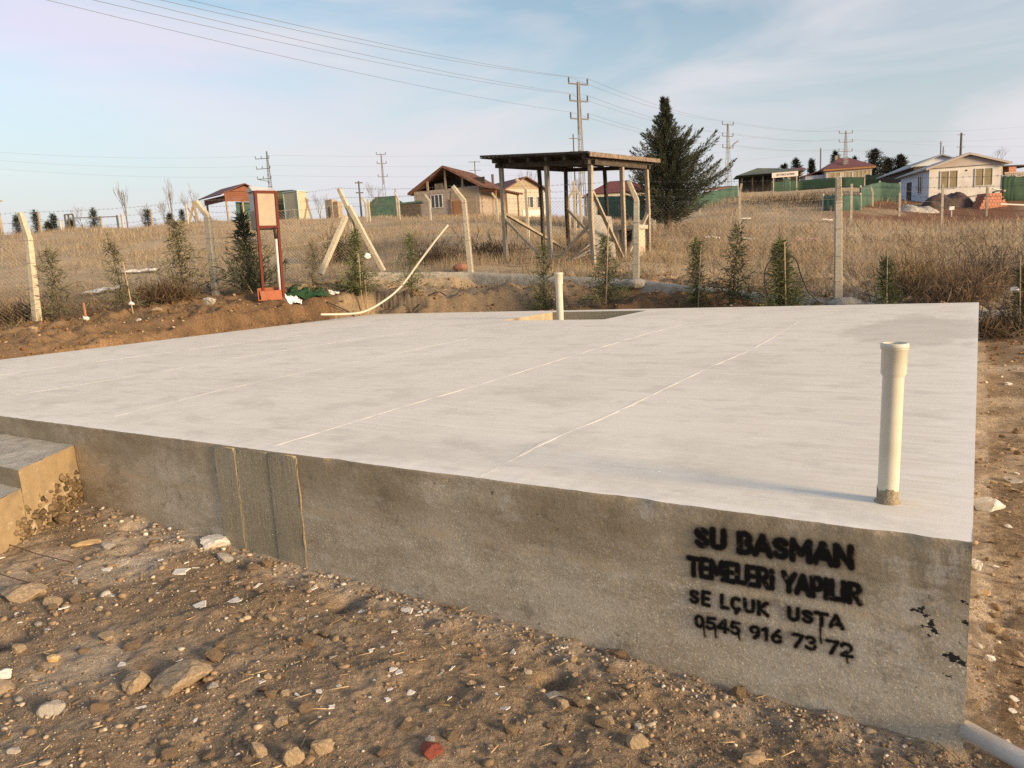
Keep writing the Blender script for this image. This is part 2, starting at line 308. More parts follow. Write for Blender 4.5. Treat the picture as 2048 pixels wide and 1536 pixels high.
def top_material():
    m = bpy.data.materials.new('slab_top'); m.use_nodes = True; n, l = m.node_tree.nodes, m.node_tree.links; b = n['Principled BSDF']
    b.inputs['Roughness'].default_value = .82; b.inputs['Specular IOR Level'].default_value = .25
    t = n.new('ShaderNodeTexCoord')
    def noise(scale, st, det=6, rough=.6, rot=0):
        mp = n.new('ShaderNodeMapping'); mp.inputs['Scale'].default_value = st; mp.inputs['Rotation'].default_value = (0, 0, rot); l.new(t.outputs['Object'], mp.inputs[0])
        z = n.new('ShaderNodeTexNoise'); z.inputs['Scale'].default_value = scale; z.inputs['Detail'].default_value = det; z.inputs['Roughness'].default_value = rough; l.new(mp.outputs[0], z.inputs['Vector']); return z.outputs['Fac']
    def ramp(x, a, b_, lo=0., hi=1.):
        r = n.new('ShaderNodeMapRange'); r.interpolation_type = 'SMOOTHSTEP'; r.inputs[1].default_value = a; r.inputs[2].default_value = b_; r.inputs[3].default_value = lo; r.inputs[4].default_value = hi; l.new(x, r.inputs[0]); return r.outputs[0]
    def math_(op, x, y=0.0):
        r = n.new('ShaderNodeMath'); r.operation = op
        for i, q in enumerate((x, y)):
            if isinstance(q, (int, float)): r.inputs[i].default_value = q
            else: l.new(q, r.inputs[i])
        return r.outputs[0]
    def mix(f, a, b_):
        r = n.new('ShaderNodeMixRGB'); l.new(f, r.inputs[0])
        for i, q in ((1, a), (2, b_)):
            if isinstance(q, tuple): r.inputs[i].default_value = (*q, 1)
            else: l.new(q, r.inputs[i])
        return r.outputs[0]
    big = noise(.45, (1, 1, 1), 4); streak = noise(3.0, (.35, 6, 1), 7, .65, .25); streak2 = noise(9.0, (.25, 7, 1), 6, .7, .12); grain = noise(120, (1, 1, 1), 4, .7); cl = noise(2.2, (1, 1.6, 1), 8, .7)
    c = mix(ramp(big, .3, .7), (.60, .555, .475), (.71, .67, .59))
    c = mix(ramp(streak, .42, .66, 0, .8), c, (.74, .70, .63))
    c = mix(ramp(streak2, .48, .68, 0, .8), c, (.79, .76, .70))
    c = mix(ramp(cl, .50, .64, 0, .5), c, (.47, .445, .395))
    c = mix(ramp(grain, .35, .65, 0, .25), c, (.78, .765, .72))
    s = n.new('ShaderNodeSeparateXYZ'); l.new(t.outputs['Object'], s.inputs[0])
    ed = math_('MINIMUM', math_('MULTIPLY', s.outputs['X'], -0.75), s.outputs['Y'])
    ed = math_('ADD', ed, math_('MULTIPLY', math_('SUBTRACT', noise(5, (1, 2, 1), 7, .7), .5), .62))
    sc1 = noise(2.6, (.5, 14, 1), 5, .7, .32); sc2 = noise(3.4, (.4, 16, 1), 5, .7, -.18); pt = noise(14, (1, 1, 1), 5, .7)
    c = mix(ramp(sc1, .62, .70, 0, .55), c, (.80, .78, .73)); c = mix(ramp(sc2, .63, .72, 0, .5), c, (.80, .78, .73)); c = mix(ramp(pt, .66, .74, 0, .5), c, (.36, .335, .29)); c = mix(ramp(noise(.9, (1, 1, 1), 7, .65), .50, .62, 0, .30), c, (.46, .43, .37))
    c = mix(ramp(ed, .20, -.12, 0, .8), c, (.78, .76, .72))
    # damp patch: the shape of the wet concrete near the far right corner
    pu, pv = loc(*on_z(1850, 655, ZS)[:2])
    dx = math_('MULTIPLY', math_('SUBTRACT', s.outputs['X'], pu), .8); dy = math_('MULTIPLY', math_('SUBTRACT', s.outputs['Y'], pv), .42)
    dd = math_('ADD', math_('POWER', math_('ABSOLUTE', dx), 2.0), math_('POWER', math_('ABSOLUTE', dy), 2.0))
    dd = math_('ADD', dd, math_('MULTIPLY', math_('SUBTRACT', noise(1.2, (1.6, .7, 1), 6, .65), .5), 2.2))
    c = mix(ramp(dd, .60, .25, 0, .42), c, (.42, .395, .35))
    l.new(c, b.inputs['Base Color'])
    h = math_('ADD', math_('MULTIPLY', streak2, .6), math_('MULTIPLY', grain, .35))
    bp = n.new('ShaderNodeBump'); bp.inputs['Strength'].default_value = .35; bp.inputs['Distance'].default_value = .004; l.new(h, bp.inputs['Height']); l.new(bp.outputs[0], b.inputs['Normal'])
    MATS['slab_top'] = m
top_material()
def side_material(name, c1, c2, c3, board=False, strength=1.0):
    m = bpy.data.materials.new(name); m.use_nodes = True; n, l = m.node_tree.nodes, m.node_tree.links; b = n['Principled BSDF']
    b.inputs['Roughness'].default_value = .85; b.inputs['Specular IOR Level'].default_value = .3
    t = n.new('ShaderNodeTexCoord')
    def noise(scale, st, det=7, rough=.65):
        mp = n.new('ShaderNodeMapping'); mp.inputs['Scale'].default_value = st; l.new(t.outputs['Object'], mp.inputs[0])
        z = n.new('ShaderNodeTexNoise'); z.inputs['Scale'].default_value = scale; z.inputs['Detail'].default_value = det; z.inputs['Roughness'].default_value = rough; l.new(mp.outputs[0], z.inputs['Vector']); return z.outputs['Fac']
    def ramp(x, a, b_, lo=0., hi=1.):
        r = n.new('ShaderNodeMapRange'); r.interpolation_type = 'SMOOTHSTEP'; r.inputs[1].default_value = a; r.inputs[2].default_value = b_; r.inputs[3].default_value = lo; r.inputs[4].default_value = hi; l.new(x, r.inputs[0]); return r.outputs[0]
    def math_(op, x, y=0.0):
        r = n.new('ShaderNodeMath'); r.operation = op
        for i, q in enumerate((x, y)):
            if isinstance(q, (int, float)): r.inputs[i].default_value = q
            else: l.new(q, r.inputs[i])
        return r.outputs[0]
    def mix(f, a, b_):
        r = n.new('ShaderNodeMixRGB'); l.new(f, r.inputs[0])
        for i, q in ((1, a), (2, b_)):
            if isinstance(q, tuple): r.inputs[i].default_value = (*q, 1)
            else: l.new(q, r.inputs[i])
        return r.outputs[0]
    st = (1, 1, 2.4) if not board else (9, 1, .5)
    g = noise(7, st); g2 = noise(34, (1, 1, 1.8) if not board else (6, 1, .4)); bl = noise(1.3, (1, 1, 2.2), 5); sp = noise(110, (1, 1, 1), 4); sp2 = noise(55, (1, 1, 1), 5)
    c = mix(ramp(bl, .32, .68), c1, c2); c = mix(ramp(g, .45, .72, 0, .6), c, c3); c = mix(ramp(g2, .5, .72, 0, .45), c, tuple(x*.55 for x in c1))
    c = mix(ramp(sp, .54, .68, 0, .7), c, tuple(min(1, x*1.7) for x in c3)); c = mix(ramp(sp2, .57, .70, 0, .6), c, tuple(x*.45 for x in c1))
    if not board:
        s = n.new('ShaderNodeSeparateXYZ'); l.new(t.outputs['Object'], s.inputs[0])
        zz = math_('ADD', s.outputs['Z'], math_('MULTIPLY', math_('SUBTRACT', noise(1.1, (1, 1, 1), 6), .5), .05))
        band = math_('MULTIPLY', ramp(zz, -.34, -.31), ramp(zz, -.265, -.305))
        c = mix(math_('MULTIPLY', band, ramp(noise(2.4, (1, 1, 3)), .36, .58, 0, .8)), c, (.52, .42, .28))
        # damp darker strip under the edge of the slab, and tar smears near the corner
        c = mix(math_('MULTIPLY', ramp(zz, -.36, -.12), ramp(noise(.8, (1, 1, 1.2), 7, .7), .34, .56, 0, .75)), c, (.28, .22, .135))
        c = mix(ramp(noise(3.1, (1, 1, 1.3), 9, .78), .53, .64, 0, .65), c, (.20, .165, .115)); c = mix(ramp(noise(2.2, (1, 1, 1.6), 9, .78), .54, .66, 0, .65), c, (.60, .55, .47)); c = mix(ramp(noise(24, (1, 1, 1), 4, .6), .66, .71, 0, .8), c, (.13, .105, .07))
        tar = math_('MULTIPLY', ramp(s.outputs['X'], -.46, -.02), math_('MULTIPLY', ramp(zz, -.62, -.36), ramp(zz, -.10, -.24)))
        tn = noise(13, (1, 1, 1.6), 5, .6)
        c = mix(ramp(math_('ADD', tn, math_('MULTIPLY', tar, .125)), .715, .735), c, (.02, .022, .024))
    l.new(c, b.inputs['Base Color'])
    h = math_('ADD', math_('ADD', math_('MULTIPLY', g2, .5), math_('MULTIPLY', sp2, .5)), math_('MULTIPLY', g, .8))
    bp = n.new('ShaderNodeBump'); bp.inputs['Strength'].default_value = .8*strength; bp.inputs['Distance'].default_value = .006; l.new(h, bp.inputs['Height']); l.new(bp.outputs[0], b.inputs['Normal'])
    MATS[name] = m
side_material('slab_side', (.37, .30, .205), (.55, .48, .37), (.66, .585, .47))
side_material('slab_board', (.29, .25, .17), (.36, .315, .225), (.43, .385, .285), True)
side_material('step_side', (.31, .225, .125), (.37, .275, .16), (.43, .33, .20))

# ------------------------------------------------------------------ ground sheet
def build_ground():
    hd = np.concatenate([np.arange(-180, -50, 4.0), np.arange(-50, 50, 0.21), np.arange(50, 180, 4.0)])*PI/180
    r = np.concatenate([np.geomspace(.5, 1.6, 24)[:-1], np.geomspace(1.6, 8, 480)[:-1], np.geomspace(8, 12.5, 60)[:-1], np.geomspace(12.5, 20, 90)[:-1], np.geomspace(20, 200, 190)[:-1], np.geomspace(200, 5000, 40)])
    Rr, H = np.meshgrid(r, hd, indexing='ij'); X = Rr*np.sin(H); Y = Rr*np.cos(H)
    Z = terrain(X, Y)
    nr, nh = X.shape; idx = np.arange(nr*nh).reshape(nr, nh); nx = np.roll(idx, -1, axis=1)
    F = np.stack([idx[:-1], idx[1:], nx[1:], nx[:-1]], -1).reshape(-1, 4)[:, ::-1]
    V = np.stack([X, Y, Z], -1).reshape(-1, 3)
    x, y = X.ravel(), Y.ravel(); rr = np.hypot(x, y)
    n1 = fbm(x*.9, y*.9, 60, 4)[:, None]; n2 = fbm(x*3.2, y*3.2, 61, 4)[:, None]; n3 = fbm(x*.3, y*.3, 62, 3)[:, None]
    soil = np.array([.24, .18, .122])*(1+.35*n2)
    dust = sst(.0, .55, n1+.7*n2); soil = soil*(1-.75*dust)+np.array([.44, .365, .275])*.75*dust
    wh = sst(.35, .75, fbm(x*2.3, y*2.3, 66, 5)+.25*n1[:, 0])[:, None]; u, v = loc(x, y)
    wh = np.maximum(wh*(sst(-2.4, -.1, v)*.6+.3)[:, None], (sst(-.28, -.03, v+.12*fbm(x*4, y*4, 67, 3))*(u > -6)*(u < .1)*(.55+.5*fbm(x*6, y*6, 68, 3)))[:, None]); soil = soil*(1-.6*wh)+np.array([.52, .47, .40])*.6*wh
    wl_ = sst(-8, -4.2, x)[:, None]; bank = (np.array([.22, .14, .075])*(1-wl_)+np.array([.11, .066, .035])*wl_)*(1+.4*n2)*(1+.2*n1)  # earth darker to the right: shade of the bank face put into the colour
    field = np.array([.38, .30, .20])*(1+.25*n1)
    red = np.array([.15, .07, .042])*(1+.3*n2)
    wb = sst(8.5, 11, y)[:, None]*(x[:, None] < 6); c = soil*(1-wb)+bank*wb
    wf = sst(15.2, 19.5, y+.35*x*(x < -4)+ (x > 5)*np.minimum((x-5)*.9, 4))[:, None]; c = c*(1-wf)+field*wf
    a = x/np.maximum(y, 1); wr = (sst(tana(1600), tana(1720), a)*sst(36, 41, y)*(1-sst(60, 70, y)))[:, None]*sst(-.5, .1, n3+.3); c = c*(1-wr)+red*wr
    trk = ((a < tana(380))*np.exp(-((y-(21+ .25*(x+10)))/1.6)**2))[:, None]; c = c*(1-.7*trk)+np.array([.30, .205, .12])*.7*trk
    far = sst(80, 200, rr)[:, None]; c = c*(1-far)+np.array([.22, .18, .12])*far
    o = npmesh('ground', V, F, 'ground_mat', c, smooth=True); tag(o, kind='structure'); return o
build_ground()

# ------------------------------------------------------------------ concrete slab
slab = empty('concrete_slab', (A[0], A[1], ZS), SROT, 'large pale concrete foundation slab with stencilled lettering on its front side', 'foundation')
def edge_off(x): return .007*fbm(x*5, x*0+3.3, 70, 5)+.04*np.maximum(0, fbm(x*3.6, x*0+9.1, 71, 4)-.35)+.006*fbm(x*.6, x*0, 72, 2)
def hole_rect():
    u0, v0 = loc(*on_z(1005, 641, ZS)[:2]); return u0, u0+2.0, v0, v0+2.05
hu0, hu1, hv0, hv1 = hole_rect(); hv1 = min(hv1, SLD-.45)
def build_slab():
    b = MB(); V0 = .16
    xs = [-SLW, hu0, hu1, 0]; ys = [V0, hv0, hv1, SLD]
    for i in range(3):
        for j in range(3):
            if i == 1 and j == 1: continue
            b.poly([(xs[i], ys[j], 0), (xs[i+1], ys[j], 0), (xs[i+1], ys[j+1], 0), (xs[i], ys[j+1], 0)])
    b.build('top_surface', 'slab_top', slab)
    s = MB()
    d = -.28
    s.poly([(hu0, hv0, 0), (hu0, hv1, 0), (hu0, hv1, d), (hu0, hv0, d)]); s.poly([(hu0, hv1, 0), (hu1, hv1, 0), (hu1, hv1, d), (hu0, hv1, d)])
    s.poly([(hu1, hv1, 0), (hu1, hv0, 0), (hu1, hv0, d), (hu1, hv1, d)]); s.poly([(hu1, hv0, 0), (hu0, hv0, 0), (hu0, hv0, d), (hu1, hv0, d)])
    s.poly([(hu0, hv0, d), (hu1, hv0, d), (hu1, hv1, d), (hu0, hv1, d)]); s.build('recess', 'slab_board', slab)
    s = MB(); L = -1.0
    s.poly([(0, 0, 0), (0, 0, L), (0, SLD, L), (0, SLD, 0)]); s.poly([(0, SLD, 0), (0, SLD, L), (-SLW, SLD, L), (-SLW, SLD, 0)]); s.poly([(-SLW, SLD, 0), (-SLW, SLD, L), (-SLW, 0, L), (-SLW, 0, 0)])
    s.build('side_face', 'slab_side', slab)
    x = np.linspace(-SLW, 0, 700); e = edge_off(x)
    rows = [(V0, 0), (.08, 0), (.03, 0), (.012, 0), (.004, -.002)]
    P = []
    for (yy, zz) in rows: P.append(np.stack([x, yy+e*(1-yy/V0), np.full_like(x, zz)+ .0015*fbm(x*20, x*0+yy*50, 5, 3)*(yy < .1)], -1))
    n0 = len(rows); V = np.concatenate(P); idx = np.arange(len(V)).reshape(n0, -1)
    F = np.stack([idx[:-1, :-1], idx[1:, :-1], idx[1:, 1:], idx[:-1, 1:]], -1).reshape(-1, 4)
    npmesh('top_edge', V, F, 'slab_top', parent=slab, smooth=True)
    zs = np.concatenate([[-.002, -.006, -.014, -.03], np.linspace(-.05, -.95, 42)])
    X, Z = np.meshgrid(x, zs); E = edge_off(X)*np.exp(Z/.03)+.0035*fbm(X*3, Z*3, 73, 4)+.0025*fbm(X*2, Z*22, 74, 4)
    chip = np.maximum(0, fbm(X*7, Z*9, 75, 3)-.55)*.02*(Z > -.1); Yy = .004*np.exp(Z/.004)+E+chip
    V = np.stack([X, Yy, Z], -1).reshape(-1, 3); idx = np.arange(len(V)).reshape(X.shape)
    F = np.stack([idx[:-1, :-1], idx[1:, :-1], idx[1:, 1:], idx[:-1, 1:]], -1).reshape(-1, 4)
    npmesh('front_face', V, F, 'slab_side', parent=slab, smooth=True)
    # boards cast against the face between two seams
    ss = [-on_front(428, 885)[0], -on_front(470, 890)[0], -on_front(535, 900)[0], -on_front(592, 907)[0]]
    for a_, b_, yo in zip(ss[:-1], ss[1:], (.011, .006, .009)):
        xs_ = np.linspace(-a_+.004, -b_-.004, 9); zz = np.linspace(-.012, -.9, 30); X, Z = np.meshgrid(xs_, zz)
        Yv = -yo+.002*fbm(X*40, Z*1.5, 80, 3); V = np.stack([X, Yv, Z], -1).reshape(-1, 3); nx = len(xs_)
        idx = np.arange(len(V)).reshape(X.shape); F = np.stack([idx[:-1, :-1], idx[1:, :-1], idx[1:, 1:], idx[:-1, 1:]], -1).reshape(-1, 4)
        W = V[(np.array([0, nx-1, len(V)-1, len(V)-nx]))]; k = len(V)
        V = np.concatenate([V, W+np.array([0, .03, 0])]); F = np.concatenate([F, [[0, nx-1, k+1, k], [nx-1, len(X)*nx-1, k+2, k+1], [len(X)*nx-nx, 0, k, k+3]]])
        npmesh('form_board_imprint', V, F, 'slab_board', parent=slab, smooth=False)
    for q in (ss[0], ss[1], ss[3]):
        pts = [(-q+.002*math.sin(k*1.7)+random.uniform(-.002, .002), -.004, -.02-k*.045) for k in range(19 if q != ss[1] else 15)]
        MB().tube(pts, .006, 6, taper=[random.uniform(.3, 1.3) for _ in pts]).build('mortar_seam', 'mortar', slab, True)
    # ridges left by the trowel: thin beads of pale laitance across the top
    for pl in ([(958, 952), (1080, 890), (1200, 838), (1300, 790), (1420, 735), (1500, 700), (1560, 665), (1600, 641)], [(545, 893), (700, 845), (870, 795), (1020, 750), (1170, 704), (1290, 668), (1400, 641)],
               [(230, 833), (420, 785), (620, 742), (800, 705), (960, 672)], [(30, 790), (250, 755), (480, 715), (700, 680), (900, 655)], [(1060, 910), (1200, 925), (1330, 945)], [(1555, 632), (1700, 631), (1900, 630)], [(0, 750), (180, 725), (420, 694), (620, 668)]):
        pts = []
        for k in range(len(pl)-1):
            for q in range(10):
                t = q/10; px = pl[k][0]*(1-t)+pl[k+1][0]*t; py = pl[k][1]*(1-t)+pl[k+1][1]*t; u, v = loc(*on_z(px, py, ZS)[:2]); w = .008*math.sin(px*.021)
                pts.append((u+w, v+random.uniform(-.002, .002), .0))
        MB().sweep(pts, .022, .003, taper=[random.uniform(.1, 1.2)*(1 if len(pl) > 6 else .6) for _ in pts], n=4).build('trowel_ridge', 'laitance', slab)
    for sx in (hu0+.02, hu0+1.0): pass
build_slab()

# stencilled paint, sprayed on the front side
def arc(cx, cy, rx, ry, a0, a1, n=10): return [(cx+rx*math.cos(math.radians(a0+(a1-a0)*i/n)), cy+ry*math.sin(math.radians(a0+(a1-a0)*i/n))) for i in range(n+1)]
GL = {
 'S': (.62, [arc(.31, .73, .22, .19, 20, 270, 8)+arc(.31, .27, .22, .21, 90, -160, 8)]), 'U': (.66, [[(.08, 1), (.08, .3)]+arc(.33, .3, .25, .24, 180, 360, 8)+[(.58, .3), (.58, 1)]]),
 'B': (.64, [[(.1, 0), (.1, 1), (.3, 1)]+arc(.33, .76, .2, .24, 90, -90, 6)+[(.1, .52), (.33, .52)]+arc(.35, .26, .22, .26, 90, -90, 6)+[(.1, 0)]]),
 'A': (.70, [[(.03, 0), (.35, 1), (.67, 0)], [(.18, .3), (.52, .3)]]), 'M': (.84, [[(.08, 0), (.1, 1), (.42, .3), (.74, 1), (.76, 0)]]), 'N': (.70, [[(.08, 0), (.08, 1), (.62, 0), (.62, 1)]]),
 'T': (.60, [[(0, .96), (.6, .96)], [(.3, .96), (.3, 0)]]), 'E': (.54, [[(.5, 1), (.09, 1), (.09, 0), (.5, 0)], [(.09, .5), (.44, .5)]]), 'L': (.5, [[(.09, 1), (.09, .03), (.48, .03)]]),
 'R': (.66, [[(.09, 0), (.09, 1), (.35, 1)]+arc(.35, .74, .23, .26, 90, -90, 6)+[(.09, .48)], [(.3, .48), (.62, 0)]]), 'i': (.22, [[(.11, 0), (.11, .66)], [(.11, .95), (.11, .97)]]), 'Y': (.64, [[(.02, 1), (.32, .45), (.62, 1)], [(.32, .45), (.32, 0)]]),
 'P': (.60, [[(.09, 0), (.09, 1), (.33, 1)]+arc(.33, .7, .22, .3, 90, -90, 6)+[(.09, .4)]]), 'I': (.22, [[(.11, 0), (.11, 1)]]), 'Ç': (.64, [arc(.36, .5, .28, .46, 55, 305, 10), [(.36, .04), (.4, -.1), (.33, -.2)]]), 'K': (.64, [[(.09, 0), (.09, 1)], [(.58, 1), (.12, .48), (.62, 0)]]),
 '0': (.62, [arc(.31, .5, .23, .46, 0, 360, 14)]), '5': (.60, [[(.52, .97), (.14, .97), (.1, .55)]+arc(.29, .32, .24, .28, 110, -150, 9)]), '4': (.66, [[(.46, 0), (.46, 1), (.03, .3), (.64, .3)]]), '9': (.62, [arc(.31, .68, .23, .27, -60, 240, 10), [(.54, .68), (.5, .3), (.28, 0)]]), '1': (.42, [[(.04, .8), (.26, 1), (.26, 0)]]),
 '6': (.62, [[(.44, 1), (.16, .6), (.08, .34)], arc(.31, .3, .23, .28, 170, 40, 6), arc(.31, .3, .23, .28, 200, 340, 6)]), '7': (.60, [[(.02, .95), (.56, .95), (.2, 0)]]), '3': (.60, [arc(.28, .74, .22, .22, 150, -80, 8)+arc(.28, .27, .25, .25, 80, -150, 8)]), '2': (.62, [arc(.3, .7, .24, .26, 165, -30, 8)+[(.06, .04), (.6, .04)]]), ' ': (.34, [])}
def build_lettering():
    lines = [('SU BASMAN', (1391, 1049, 1096), (1706, 1089, 1140), .12, .10), ('TEMELERi YAPILIR', (1378, 1108, 1153), (1722, 1164, 1212), .105, .08), ('SE LÇUK  USTA', (1380, 1175, 1207), (1686, 1229, 1260), .105, .16), ('0545 916 73 72', (1389, 1225, 1255), (1706, 1284, 1318), .10, .10)]
    segs = []
    for txt, lf, rt, sw, gap in lines:
        L = on_front(lf[0], lf[1]), on_front(lf[0], lf[2]); Rr = on_front(rt[0], rt[1]), on_front(rt[0], rt[2])
        W = sum(GL[ch][0]+gap for ch in txt)-gap; x = 0
        H = abs(L[0][1]-L[1][1])
        tw = abs(Rr[0][0]-L[0][0]); sx = tw/W
        for ch in txt:
            w, st = GL[ch]
            for pl in st:
                q = []
                for (gx, gy) in pl:
                    t = (x+gx)/W; y = .12+.76*gy if ch not in 'Ç' else .12+.76*gy
                    top = np.array(L[0])*(1-t)+np.array(Rr[0])*t; bot = np.array(L[1])*(1-t)+np.array(Rr[1])*t; q.append(bot*(1-y)+top*y)
                for a, b in zip(q[:-1], q[1:]): segs.append((a[0], a[1], b[0], b[1], sw*H))
            x += w+gap
    def drip(px, py, n): u, z = on_front(px, py); segs.append((u, z, u, z-n*.45, .0035)); segs.append((u, z-n*.45, u+.003, z-n, .0028))
    for px, py, n in ((1408, 1250, .045), (1431, 1252, .045), (1478, 1268, .02), (1641, 1245, .075), (1694, 1312, .022)): drip(px, py, n)
    S = np.array(segs); g = .0032
    u0, u1 = S[:, [0, 2]].min()-.04, S[:, [0, 2]].max()+.04; z0, z1 = S[:, [1, 3]].min()-.04, S[:, [1, 3]].max()+.04
    X, Z = np.meshgrid(np.arange(u0, u1, g), np.arange(z0, z1, g)); x, z = X.ravel(), Z.ravel(); D = np.full(x.shape, 9.)
    wx = x+.0025*fbm(x*60, z*60, 90, 3); wz = z+.0025*fbm(x*60+50, z*60, 91, 3)
    for a, b, c, d, w in S:
        m = (x > min(a, c)-.06) & (x < max(a, c)+.06) & (z > min(b, d)-.06) & (z < max(b, d)+.06); px, pz = wx[m]-a, wz[m]-b; ex, ez = c-a, d-b
        t = np.clip((px*ex+pz*ez)/(ex*ex+ez*ez+1e-12), 0, 1); D[m] = np.minimum(D[m], np.hypot(px-t*ex, pz-t*ez)-w)
    al = np.clip(1-(D+.002)/.006, 0, 1); over = .32*np.exp(-np.maximum(D, 0)/.007)*(1+.6*fbm(x*140, z*140, 92, 2))
    al *= 1-.5*sst(.35, .7, fbm(x*45, z*45, 93, 3)); al = np.clip(np.maximum(al, over), 0, 1); al *= np.where(D > .035, 0, 1)
    idx = np.arange(len(x)).reshape(X.shape); F = np.stack([idx[:-1, :-1], idx[:-1, 1:], idx[1:, 1:], idx[1:, :-1]], -1).reshape(-1, 4)
    F = F[al[F].max(1) > .02]; use = np.unique(F); rm = np.zeros(len(x), int); rm[use] = np.arange(len(use)); F = rm[F]
    Yp = -.0045+.0035*fbm(x*3, (z-ZS)*3, 73, 4)+.0025*fbm(x*2, (z-ZS)*22, 74, 4)
    V = np.stack([x, Yp, z-ZS], -1)[use]; cols = np.repeat(al[use][:, None], 3, 1)
    m = bpy.data.materials.new('stencil_paint'); m.use_nodes = True; n, l = m.node_tree.nodes, m.node_tree.links; b = n['Principled BSDF']; b.inputs['Base Color'].default_value = (.004, .004, .004, 1); b.inputs['Roughness'].default_value = .65; b.inputs['Specular IOR Level'].default_value = .2
    at_ = n.new('ShaderNodeAttribute'); at_.attribute_name = 'col'; l.new(at_.outputs['Fac'], b.inputs['Alpha'])
    o = npmesh('stencil_lettering', V, F, m, cols, slab); o['label'] = 'black sprayed stencil lettering in four lines'
build_lettering()

# ------------------------------------------------------------------ steps at the left of the front
def build_steps():
    xr = on_front(146, 870)[0]-.0; z1 = .474-ZS; z2 = .355-ZS
    u1_, v1_ = loc(*on_z(37, 940, .474)[:2]); d1 = -v1_; d2 = d1+.42; sk = (u1_-xr)/d1
    st = empty('concrete_steps', slw(xr-1.1, -.3, 0), SROT, 'two rough concrete steps against the slab, right end lit golden', 'steps')
    def L(u, v, z): return (u-(xr-1.1)+sk*max(0, -v), v+.3, z+ZS)
    for nm, v0, v1, z in (('upper_step', -.004, -d1, z1), ('lower_step', -d1-.002, -d2, z2)):
        n = 26; xs = np.linspace(xr-2.4, xr, 50); V = []; ys = np.linspace(v0, v1, 14)
        b = MB()
        # tread, riser and end as displaced grids
        def grid(P, nm2, mat, flip=False):
            h, w = P.shape[:2]; idx = np.arange(h*w).reshape(h, w); F = np.stack([idx[:-1, :-1], idx[1:, :-1], idx[1:, 1:], idx[:-1, 1:]], -1).reshape(-1, 4)
            if flip: F = F[:, ::-1]
            return npmesh(nm2, np.array([L(*q) for q in P.reshape(-1, 3)]), F, mat, parent=st, smooth=True)
        X, Yy = np.meshgrid(xs, ys); grid(np.stack([X, Yy, z+.006*fbm(X*9, Yy*9, 12, 4)], -1), 'tread', 'kerb_concrete', False)
        zz = np.linspace(z, -.85, 30); X, Zz = np.meshgrid(xs, zz); grid(np.stack([X, v1+.012*fbm(X*8, Zz*8, 14, 4)*(Zz < z-.01), Zz+.006*fbm(X*9, X*0+v1*9, 12, 4)*(Zz > z-.001)], -1), 'riser', 'slab_side', False)
        yy = np.linspace(v0, v1, 30); Yy, Zz = np.meshgrid(yy, zz); rough = .012+.03*sst(-.25, -.55, Zz+.5*(Yy)*0)*sst(-d1-.1, -.05, Yy)
        grid(np.stack([xr+rough*fbm(Yy*16, Zz*16, 15, 4)-.004, Yy, Zz], -1), 'end_face', 'step_side', True)
    return xr, d1, d2, z1, z2, sk
STEP = build_steps()

# ------------------------------------------------------------------ pipes
def vent_pipe(p, h, r, label, lean=(0, 0), stain=.05):
    e = empty('vent_pipe', p, 0, label, 'pipe', 'upright plastic pipes in the slab'); s = r*1.19; hs = r*3.4
    pr = [(r, -.05), (r, h-hs), (r*1.02, h-hs+.002), (s, h-hs+r*.35), (s, h-r*.55), (s*1.08, h-r*.5), (s*1.1, h-r*.3), (s*1.08, h-r*.05), (s*1.0, h), (s*.9, h), (s*.88, h-.08), (r*.9, h-.14), (r*.9, h-.3)]
    o = MB().lathe(pr, 32).build('pipe_body', 'pvc', e, True)
    MB().lathe([(s*1.085, h-r*.62), (s*1.1, h-r*.58), (s*1.085, h-r*.54)], 32).build('socket_ring', 'pvc', e, True)
    pr = [(r*1.35, -.004), (r*1.2, .004), (r+.0022, .008), (r+.002, stain), (r-.001, stain+.001)]
    b = MB().lathe(pr, 32); b.v = [(x, y, z+(.006*math.sin(3*math.atan2(y, x)+1)+.003*math.sin(11*math.atan2(y, x)))*(z > .02)) for x, y, z in b.v]; b.build('mortar_collar', 'mortar', e, True)
    e.rotation_euler = (lean[1], lean[0], 0); return e
p = on_z(1775, 1003, ZS); vent_pipe(p, hgt(p, 1781, 686), .0355, 'tall cream plastic pipe standing near the lettered corner of the slab', (.02, .0))
p = slw(*loc(*on_z(1120, 641, ZS-.28)[:2]), ZS-.28); p2 = slw((hu0+hu1)/2-.03, hv0+.62, ZS-.28)
p2x = at(1120, 635, 12.9); p2 = np.array([p2x[0], p2x[1], ZS-.28])
vent_pipe(p2, hgt(p2, 1119, 545), .062, 'cream plastic pipe rising from the gravelled recess in the slab', (.01, 0), .01)
q0 = on_z(1934, 1461, -.03); q1 = on_z(2060, 1530, -.03)
dr = empty('drain_pipe', (q0+q1)/2, 0, 'white plastic drain pipe lying at the bottom of the slab corner', 'pipe')
dv = (q1-q0); c0 = (q0+q1)/2; a0 = q0-dv*.04-c0; a1 = q1+dv*1.8-c0
MB().tube([a0, a1], .031, 24).build('pipe_body', 'pvc_white', dr, True)
nn = np.cross(dv/np.linalg.norm(dv), [0, 0, 1]); nn /= np.linalg.norm(nn)
for k in (-22, -40):
    o_ = nn*math.cos(math.radians(k))*.0372+np.array([0, 0, -math.sin(math.radians(k))*.0])+np.array([0, 0, .0312*math.sin(math.radians(-k))])
    o_ = (nn if nn[1] < 0 else -nn)*.0313*math.cos(math.radians(k))+np.array([0, 0, .0313*math.sin(math.radians(-k-18))])
    MB().tube([a0+o_, a1+o_], .0016, 5).build('printed_stripe', 'teal', dr)

